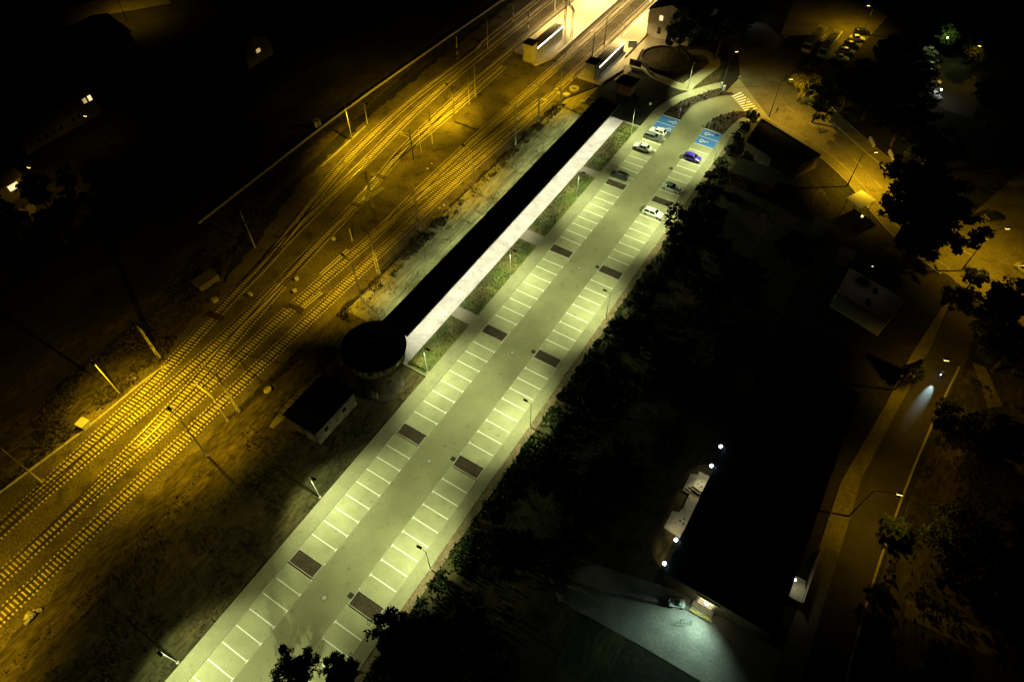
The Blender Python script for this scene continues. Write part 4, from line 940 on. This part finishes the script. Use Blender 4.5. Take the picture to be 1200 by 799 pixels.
# warning frame standing on the slab and yellow railing
t = thing('folding_barrier', 'thin metal frame barrier standing on the lit slab', 'barrier', (46.9, 37.6, 0), R(25))
for q0, q1 in (((-.7,0,0),(-.7,0,1.1)),((.7,0,0),(.7,0,1.1)),((-.7,0,1.1),(.7,0,1.1)),((-.7,0,.5),(.7,0,.5))):
    m = MB(); m.tube(q0, q1, .035, n=6); m.build('bar', 'metal_dark', t)
for s in (-.7,.7):
    m = MB(); m.tube((s,-.35,.03),(s,.35,.03), .035, n=6); m.build('foot', 'metal_dark', t)
t = thing('yellow_railing', 'low yellow railing in front of the depot doorway', 'railing', (48.2, 39.3, 0))
for z in (.45,.9):
    m = MB(); m.tube((-1.5,0,z),(1.6,0,z), .035, n=6); m.build('rail', 'yellow_paint', t)
for k in range(4):
    m = MB(); m.tube((-1.5+k*1.03,0,0),(-1.5+k*1.03,0,.9), .035, n=6); m.build('post', 'yellow_paint', t)
# yard fence frame
# ================================================================== PEOPLE
def person(loc, rz, label, top, legs, pose='walk', z=0.0):
    t = thing('person', label, 'person', (loc[0], loc[1], z), rz, 'people on foot' if pose != 'ride' else None)
    V = []; E = []; Rd = []
    def v(p, r): V.append(p); Rd.append(r); return len(V)-1
    def e(a, c): E.append((a, c))
    if pose == 'ride': hip, chest, neck, head = (0,-.1,1.0), (0,.18,1.40), (0,.30,1.55), (0,.36,1.70)
    else: hip, chest, neck, head = (0,0,.95), (0,.03,1.32), (0,.03,1.50), (0,.05,1.65)
    ip = v(hip,.15); ic = v(chest,.17); inn = v(neck,.065); ih = v(head,.10); ih2 = v((head[0],head[1]+.01,head[2]+.10),.085)
    e(ip,ic); e(ic,inn); e(inn,ih); e(ih,ih2)
    for s in (-1, 1):
        if pose == 'ride': kn, an, fo = (s*.12,.28,.72), (s*.12,.05+.08*s,.35), (s*.12,.20+.08*s,.28)
        else: st = .26*s; kn, an, fo = (s*.10,st*.6+.05,.50), (s*.10,st-.02,.10), (s*.10,st+.14,.04)
        a = v((s*.10,hip[1],hip[2]-.06),.10); k = v(kn,.068); f = v(an,.045); g = v(fo,.04); e(ip,a); e(a,k); e(k,f); e(f,g)
        if pose == 'ride': el, wr, ha = (s*.25,.38,1.22), (s*.25,.58,1.08), (s*.25,.64,1.06)
        else: el, wr, ha = (s*.26,-.06*s,1.12), (s*.27,-.16*s+.06,.86), (s*.27,-.17*s+.09,.77)
        sh = v((s*.19,chest[1],chest[2]+.1),.07); x = v(el,.05); y = v(wr,.036); hd = v(ha,.042); e(ic,sh); e(sh,x); e(x,y); e(y,hd)
    me = bpy.data.meshes.new('body'); me.from_pydata(V, E, []); me.materials.append(M[top]); me.materials.append(M[legs]); me.materials.append(M['skin'])
    o = bpy.data.objects.new('body', me); COL.objects.link(o)
    o.modifiers.new('skin', 'SKIN'); sd = o.modifiers.new('subd', 'SUBSURF'); sd.levels = 1; sd.render_levels = 1
    for i, r in enumerate(Rd): me.skin_vertices[0].data[i].radius = (r, r)
    me.skin_vertices[0].data[0].use_root = True
    dg = bpy.context.evaluated_depsgraph_get(); ev = o.evaluated_get(dg); nm = bpy.data.meshes.new_from_object(ev)
    bpy.data.objects.remove(o); ob = bpy.data.objects.new('body', nm); COL.objects.link(ob); ob.parent = t
    for pl in nm.polygons:
        c = pl.center; pl.material_index = 2 if (c.z > neck[2]-.01 or (abs(c.x) > .22 and c.z < .84 and pose != 'ride')) else (1 if c.z < hip[2]-.02 else 0); pl.use_smooth = True
    b = MB(); b.lathe([(0,.135),(.07,.12),(.115,.05),(.12,-.02),(.10,-.08)], 10); b.build('hair', 'hair', t, loc=(head[0],head[1]-.02,head[2]+.08))
    return t
person((11.2,161.4), R(60), 'person in a white top and dark hair walking over the zebra crossing', 'cloth_white', 'cloth_yellow', z=.02)
person((19.0,162.3), R(-40), 'person in dark clothes walking on the lit main road', 'cloth_dark', 'cloth_dark')
person((-5.8,173.9), R(120), 'person in dark clothes on the forecourt path by the trees', 'cloth_dark', 'cloth_dark')
# cyclist with a bright head lamp on the side road
cx, cy = gp(1101,440).x, gp(1101,440).y; crz = R(168)
t = thing('bicycle', 'bicycle with a bright front lamp riding down the side road', 'bicycle', (cx, cy, .01), crz)
for y in (-.5,.55):
    m = MB(); n = 18
    for k in range(n): m.tube((0,y+.33*math.cos(2*math.pi*k/n),.34+.33*math.sin(2*math.pi*k/n)),(0,y+.33*math.cos(2*math.pi*(k+1)/n),.34+.33*math.sin(2*math.pi*(k+1)/n)), .02, n=5, caps=False)
    m.build('wheel', 'tyre', t)
m = MB()
for q0, q1 in (((0,-.5,.34),(0,-.1,.32)),((0,-.1,.32),(0,-.22,.85)),((0,-.22,.8),(0,.42,.82)),((0,-.1,.32),(0,.42,.75)),((0,-.5,.34),(0,-.2,.75)),((0,.55,.34),(0,.42,.95))): m.tube(q0, q1, .022, n=6)
m.build('frame', 'metal_grey', t)
m = MB(); m.tube((-.27,.5,1.02),(.27,.5,1.02), .02, n=6); m.build('handlebar', 'metal_dark', t)
m = MB(); m.cbox(0,-.24,.9,.14,.26,.06); m.build('saddle', 'metal_dark', t)
m = MB(); m.cbox(0,.62,.92,.12,.1,.12); m.build('front_lamp', 'head_lamp', t)
area_light('lamp_light', 'SPOT', 11000, (.62,.90,1.0), (0,.75,.95), t, aim=(0,1,-.24), size=22, blend=.9, radius=.04)
person((cx, cy), crz, 'cyclist in a blue jacket riding the bicycle with the bright lamp', 'cloth_blue', 'cloth_dark', 'ride', z=.02)

# ================================================================== SIGNS AND STREET FURNITURE
def road_sign(px, py, h, rz, label, m='sign_blue', shape='square'):
    p = gp(px, py); t = thing('road_sign', label, 'road sign', (p.x, p.y, .05), rz, 'road signs around the car park')
    b = MB(); b.tube((0,0,-.1),(0,0,h), .035, n=6); b.build('post', 'metal_grey', t)
    b = MB()
    if shape == 'square': b.box(-.3,.3,-.05,-.03,h-.65,h-.02)
    else: b.tube((0,-.03,h-.3),(0,-.055,h-.3), .32, n=18)
    b.build('plate', m, t)
road_sign(795.5,138,2.6,R(-30),'square road sign in the brown verge left of the curved drive','sign_white')
road_sign(830,152,2.5,R(-30),'road sign at the corner of the curved verge by the blue bays','metal_grey','round')
road_sign(821,157,2.4,R(150),'road sign seen from behind at the blue bays','metal_dark')
road_sign(842,108,2.6,R(60),'small road sign with a pale plate by the start of the pavement','sign_white')
road_sign(864,100,2.6,R(40),'road sign post beside the zebra crossing','sign_white','round')
road_sign(761,129,2.0,R(20),'thin stake in the dark ground near the canopy end','sign_white')
def bollard(px, py, h, label, r=.32, m='sign_white'):
    p = gp(px, py); t = thing('utility_box', label, 'utility box', (p.x, p.y, .05), R(20)); b = MB(); b.box(-r,r,-r*.7,r*.7,-.1,h); b.build('case', m, t)
    b = MB(); b.box(-r-.04,r+.04,-r*.7-.04,r*.7+.04,h,h+.06); b.build('lid', m, t)
bollard(845,103,1.3,'white utility box at the end of the curved pavement')
bollard(848,106,1.2,'smaller white utility box beside the zebra crossing apron', .28)
bollard(884,137,1.1,'pale wide box by the hedge at the crossing', .9, 'concrete')
# bike stands and benches on the forecourt
for px, py, lab in ((772,92,'bicycle stand loop on the pale forecourt path, first of three'),(777,95,'bicycle stand loop on the forecourt path, middle one'),(782,98,'bicycle stand loop on the forecourt path, last of three')):
    p = gp(px, py); t = thing('bicycle_stand', lab, 'bicycle stand', (p.x, p.y, .02), R(40), 'bicycle stands on the forecourt')
    for s in (-.4,.4):
        m = MB(); m.tube((s,0,0),(s,0,.8), .04, n=6); m.build('upright', 'metal_dark', t)
    m = MB(); m.tube((-.4,0,.8),(.4,0,.8), .04, n=6); m.build('top_bar', 'metal_dark', t)
p = gp(1062,128)
# yellow wooden bench-like slabs by the road
for px, py, w_, lab in ((1021,168,3.4,'lit low wall beside the road in front of the dark trees, nearer the lamp'),(1045,186,5.0,'lit low wall beside the road beneath the huge tree')):
    p = gp(px, py); m = MB(); m.box(-w_/2,w_/2,-.2,.2,-.1,.8); o = m.build('garden_wall', 'concrete', loc=(p.x,p.y,0)); o.rotation_euler = (0,0,R(-62)); tag(o, lab, 'garden wall', 'low garden walls along the road')

# ================================================================== VEGETATION
def leaf_quads(b, c, rad, n, size, squash=1.0):
    for _ in range(n):
        d = Vector((random.gauss(0,1), random.gauss(0,1), random.gauss(0,1))).normalized()*rad*random.random()**.45
        q = c + Vector((d.x, d.y, d.z*squash)); u = Vector((random.gauss(0,1), random.gauss(0,1), random.gauss(0,.6))).normalized()
        w_ = u.orthogonal().normalized(); w_ = (Matrix.Rotation(random.uniform(0,6.28), 3, u) @ w_)
        s = size*random.uniform(.6,1.3); x = u.cross(w_)*s*.6; y = w_*s
        b.add([q-y*.5, q+x*.5, q+y*.5, q-x*.5], [(0,1,2,3)])
def crown_mesh(seed, r, h, clumps, n, size, m, conic=False):
    random.seed(seed); b = MB()
    if conic:
        for k in range(clumps):
            f = (k+.5)/clumps; a = k*2.399
            leaf_quads(b, Vector((r*(1-f)*.8*math.cos(a), r*(1-f)*.8*math.sin(a), h*f)), r*.35*(1.15-f), n, size, .8)
        return b.mesh('crown', m)
    # a handful of boughs, each carrying several leaf clumps of its own size
    for k in range(12):
        a = k*2.399 + random.uniform(-.5,.5); f = random.uniform(.15,.85) if k else .9
        rr = r*random.uniform(.35,.72)*(1 if k else .1); c = Vector((rr*math.cos(a), rr*math.sin(a), h*f)); br = r*random.uniform(.30,.50)
        for q in range(5):
            d = Vector((random.gauss(0,1), random.gauss(0,1), random.gauss(0,.7))).normalized()*br*random.uniform(.5,1.05)
            leaf_quads(b, c + d, br*random.uniform(.38,.62), int(n*random.uniform(.5,1.1)), size*random.uniform(.75,1.15), .75)
    for k in range(10):   # stray sprigs that break the outline
        a = random.uniform(0,6.28); f = random.uniform(.1,.95)
        leaf_quads(b, Vector((r*.95*math.cos(a)*math.sin(math.pi*f)**.5, r*.95*math.sin(a)*math.sin(math.pi*f)**.5, h*f)), r*.13, 22, size*.8)
    leaf_quads(b, Vector((0,0,h*.45)), r*.5, n*4, size*1.2)
    return b.mesh('crown', m)
CR = {}
def tree(pt, label, H=10.0, r=4.0, m='leaf', cat='tree', seed=0, conic=False, grp='trees around the yard', sc=1.0, name='tree'):
    key = (m, seed % 4, conic)
    if key not in CR: CR[key] = crown_mesh(11 + seed % 4 + (50 if conic else 0), 4.0, 7.0, 34, 125, .52, m, conic)
    random.seed(seed+900); t = thing(name, label, cat, (pt[0], pt[1], 0), random.uniform(0,6.28), grp)
    o = inst('crown', CR[key], t, (0,0,H*.32)); o.scale = (r/4.0, r/4.0, H*.66/7.0)
    b = MB(); b.tube((0,0,-.2),(.1,0,H*.45), .05*r+.06, .035*r+.03, 8, caps=False); b.tube((.1,0,H*.45),(.0,.1,H*.85), .035*r+.03, .03, 8)
    for k in range(5):
        a = k*1.3 + random.random(); b.tube((.08,0,H*(.3+.06*k)), (math.cos(a)*r*.6, math.sin(a)*r*.6, H*(.5+.07*k)), .018*r+.02, .015, 5)
    b.build('trunk', 'bark', t)
    return t
def tpx(px, py, zc): p = gp(px, py, zc); return (p.x, p.y)
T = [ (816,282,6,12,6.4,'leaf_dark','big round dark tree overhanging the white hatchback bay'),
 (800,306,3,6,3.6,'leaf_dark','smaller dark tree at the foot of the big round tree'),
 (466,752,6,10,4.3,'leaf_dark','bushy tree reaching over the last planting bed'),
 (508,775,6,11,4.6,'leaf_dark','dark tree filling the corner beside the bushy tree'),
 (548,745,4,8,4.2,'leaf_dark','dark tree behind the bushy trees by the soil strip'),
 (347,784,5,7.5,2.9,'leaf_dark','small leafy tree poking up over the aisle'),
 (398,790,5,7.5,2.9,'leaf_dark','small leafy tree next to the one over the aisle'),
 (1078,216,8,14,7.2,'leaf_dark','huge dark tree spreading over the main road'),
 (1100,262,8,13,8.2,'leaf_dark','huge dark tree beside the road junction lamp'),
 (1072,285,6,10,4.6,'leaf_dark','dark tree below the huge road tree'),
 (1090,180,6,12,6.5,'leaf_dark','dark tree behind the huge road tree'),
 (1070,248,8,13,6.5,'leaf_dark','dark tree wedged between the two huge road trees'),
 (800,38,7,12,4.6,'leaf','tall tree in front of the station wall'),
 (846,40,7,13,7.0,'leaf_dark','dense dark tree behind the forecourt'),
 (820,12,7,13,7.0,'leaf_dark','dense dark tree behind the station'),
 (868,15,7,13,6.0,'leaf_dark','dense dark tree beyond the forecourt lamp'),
 (942,98,5,9,3.8,'leaf_lit','lit yellowish tree at the road corner'),
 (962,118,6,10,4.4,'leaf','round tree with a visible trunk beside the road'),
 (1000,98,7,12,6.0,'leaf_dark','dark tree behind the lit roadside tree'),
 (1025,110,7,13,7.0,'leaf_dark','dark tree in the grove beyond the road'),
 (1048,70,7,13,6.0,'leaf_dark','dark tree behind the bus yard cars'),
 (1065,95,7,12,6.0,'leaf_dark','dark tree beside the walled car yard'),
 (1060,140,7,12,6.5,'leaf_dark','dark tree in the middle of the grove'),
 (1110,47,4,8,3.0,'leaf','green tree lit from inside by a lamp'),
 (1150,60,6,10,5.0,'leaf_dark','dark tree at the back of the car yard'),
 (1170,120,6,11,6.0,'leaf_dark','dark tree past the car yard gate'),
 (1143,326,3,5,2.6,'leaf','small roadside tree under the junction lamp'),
 (1160,385,4,8,4.0,'leaf_lit','lit yellowish tree at the mouth of the side road'),
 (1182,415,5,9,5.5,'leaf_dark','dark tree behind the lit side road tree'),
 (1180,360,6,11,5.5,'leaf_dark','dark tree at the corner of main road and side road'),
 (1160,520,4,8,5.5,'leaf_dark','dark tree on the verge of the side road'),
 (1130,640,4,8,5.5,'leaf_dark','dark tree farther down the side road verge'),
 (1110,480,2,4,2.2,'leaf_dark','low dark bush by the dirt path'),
 (80,214,4,7,2.4,'leaf_lit','brightly lit yellow tree beyond the yard'),
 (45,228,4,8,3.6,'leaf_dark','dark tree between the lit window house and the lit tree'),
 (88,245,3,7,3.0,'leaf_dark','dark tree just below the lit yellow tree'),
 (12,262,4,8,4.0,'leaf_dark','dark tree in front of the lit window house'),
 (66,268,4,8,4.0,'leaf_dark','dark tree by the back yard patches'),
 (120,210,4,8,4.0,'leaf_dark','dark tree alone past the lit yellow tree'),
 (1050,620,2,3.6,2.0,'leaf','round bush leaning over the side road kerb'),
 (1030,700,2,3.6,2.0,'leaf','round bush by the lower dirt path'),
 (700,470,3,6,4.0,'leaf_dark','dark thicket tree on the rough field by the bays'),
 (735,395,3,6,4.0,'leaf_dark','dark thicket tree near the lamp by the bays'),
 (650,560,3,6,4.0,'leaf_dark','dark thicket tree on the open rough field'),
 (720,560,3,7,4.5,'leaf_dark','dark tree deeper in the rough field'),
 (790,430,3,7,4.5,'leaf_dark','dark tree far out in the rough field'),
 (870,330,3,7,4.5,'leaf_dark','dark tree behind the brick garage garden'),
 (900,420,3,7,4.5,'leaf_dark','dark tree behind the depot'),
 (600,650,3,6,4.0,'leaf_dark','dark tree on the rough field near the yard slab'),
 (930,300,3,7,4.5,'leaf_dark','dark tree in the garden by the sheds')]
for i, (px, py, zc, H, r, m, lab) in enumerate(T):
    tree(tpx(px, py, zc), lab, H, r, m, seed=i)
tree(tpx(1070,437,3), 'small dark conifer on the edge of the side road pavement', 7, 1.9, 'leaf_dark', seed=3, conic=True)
# hedge and shrubs along the east side of the car park
hs = ((880,140,1.7,3.4),(868,150,1.5,3.0),(858,162,1.6,2.8),(848,176,1.4,2.6),(838,192,1.5,2.8),(828,208,1.5,2.8),(818,224,1.6,3.0),(690,402,.9,1.8),(684,394,.9,1.6),(703,386,.9,1.8),(672,432,1.0,2.0),(648,462,1.0,2.2),(716,366,.9,1.6),(726,352,.9,1.6),(740,330,1.0,1.8),(752,312,1.0,1.8),(640,478,.9,1.8),(505,672,.5,.8))
for i, (px, py, r, H) in enumerate(hs):
    lab = 'leafy shrub in the hedge behind the east pavement' if i < 7 else 'low weedy shrub at the edge of the brown soil strip'
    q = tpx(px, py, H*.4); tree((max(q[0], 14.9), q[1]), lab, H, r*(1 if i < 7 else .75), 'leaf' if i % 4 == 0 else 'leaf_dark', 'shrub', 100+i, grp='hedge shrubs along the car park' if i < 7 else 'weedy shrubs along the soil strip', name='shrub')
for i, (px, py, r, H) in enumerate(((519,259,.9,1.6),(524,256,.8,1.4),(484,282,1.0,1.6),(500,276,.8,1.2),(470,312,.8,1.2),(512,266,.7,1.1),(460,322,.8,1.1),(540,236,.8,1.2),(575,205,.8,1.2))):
    tree(tpx(px, py, .5), 'low shrub on the edge between ballast and dry grass', H*.8, r*.8, 'leaf' if i % 3 == 0 else 'leaf_lit', 'shrub', 200+i, grp='shrubs beside the ballast', name='shrub')
# grass tufts: one object per patch
def tufts(name, region, n, size, m, z=0.0, seed=1, parent=None, dens=None):
    random.seed(seed); b = MB(); k = 0; tries = 0
    xs = [p[0] for p in region]; ys = [p[1] for p in region]
    def inside(x, y):
        c = False; j = len(region)-1
        for i in range(len(region)):
            if (region[i][1] > y) != (region[j][1] > y) and x < (region[j][0]-region[i][0])*(y-region[i][1])/(region[j][1]-region[i][1])+region[i][0]: c = not c
            j = i
        return c
    while k < n and tries < n*6:
        tries += 1; x, y = random.uniform(min(xs), max(xs)), random.uniform(min(ys), max(ys))
        if not inside(x, y): continue
        if dens and random.random() > dens(x, y): continue
        k += 1; s = size*random.uniform(.5,1.5)
        for _ in range(3):
            a = random.uniform(0,6.28); dx, dy = math.cos(a)*s*.5, math.sin(a)*s*.5; lx, ly = random.uniform(-.6,.6)*s, random.uniform(-.6,.6)*s
            b.add([(x-dx*.6,y-dy*.6,z),(x+dx*.6,y+dy*.6,z),(x+lx+dx*.2,y+ly+dy*.2,z+s)], [(0,1,2)])
    return tag(b.build(name, m), {'lawn': 'short green lawn grass between the paths'}.get(name), kind='stuff')
for i, (a, c) in enumerate(LAWNS):
    tufts('lawn_grass', rect(-11.7, -7.6, a+.1, c-.1), int((c-a)*4.1*26), .16, 'lawn', .09, 30+i)
def clump(sc, thr, seed):
    from mathutils import noise
    return lambda x, y: 1.0 if noise.noise(Vector((x*sc, y*sc, seed))) > thr else .12
tufts('dry_grass', [(-29,54),(-19,54),(-18.8,138),(-24,148),(-28.4,138),(-29.3,90)], 6000, .2, 'dry_grass', -.03, 41, dens=clump(.25,0,3))
tufts('weeds', [(-30,54),(-27.2,54),(-27.2,138),(-30,138)], 1800, .36, 'verge_brown', -.03, 42, dens=clump(.3,.1,5))
tufts('rough_grass', [(-26,-30),(-7.6,-30),(-7.6,50),(-24,50),(-27,20)], 6500, .22, 'rough_grass', -.04, 43, dens=clump(.2,0,7))
tufts('weeds', [(14.2,-10),(17.5,-10),(17.5,120),(15.5,155),(14.2,150)], 5200, .55, 'leaf', -.04, 44, dens=clump(.3,-.05,9))
tufts('rough_grass', [(17,-10),(30,-10),(30,44),(37,62),(36,100),(17,120)], 8000, .45, 'rough_grass', -.04, 45, dens=clump(.12,0,11))
tufts('weeds', [(-57,-20),(-50.5,-20),(-49,30),(-56,50),(-66,80),(-70,80),(-60,30)], 4500, .42, 'rough_grass', -.04, 46, dens=clump(.15,.05,13))
tufts('rough_grass', [(67,30),(80,30),(82,100),(72,102),(69,70)], 4200, .4, 'rough_grass', -.04, 47, dens=clump(.2,0,15))
tufts('verge_plants', wl_in[1:-3] + [(6.4,164.8)] + rl[::-1][:-1], 320, .32, 'leaf_dark', .05, 48)
tufts('verge_plants', rr[1:] + wr_in[::-1], 200, .32, 'leaf_dark', .05, 49)
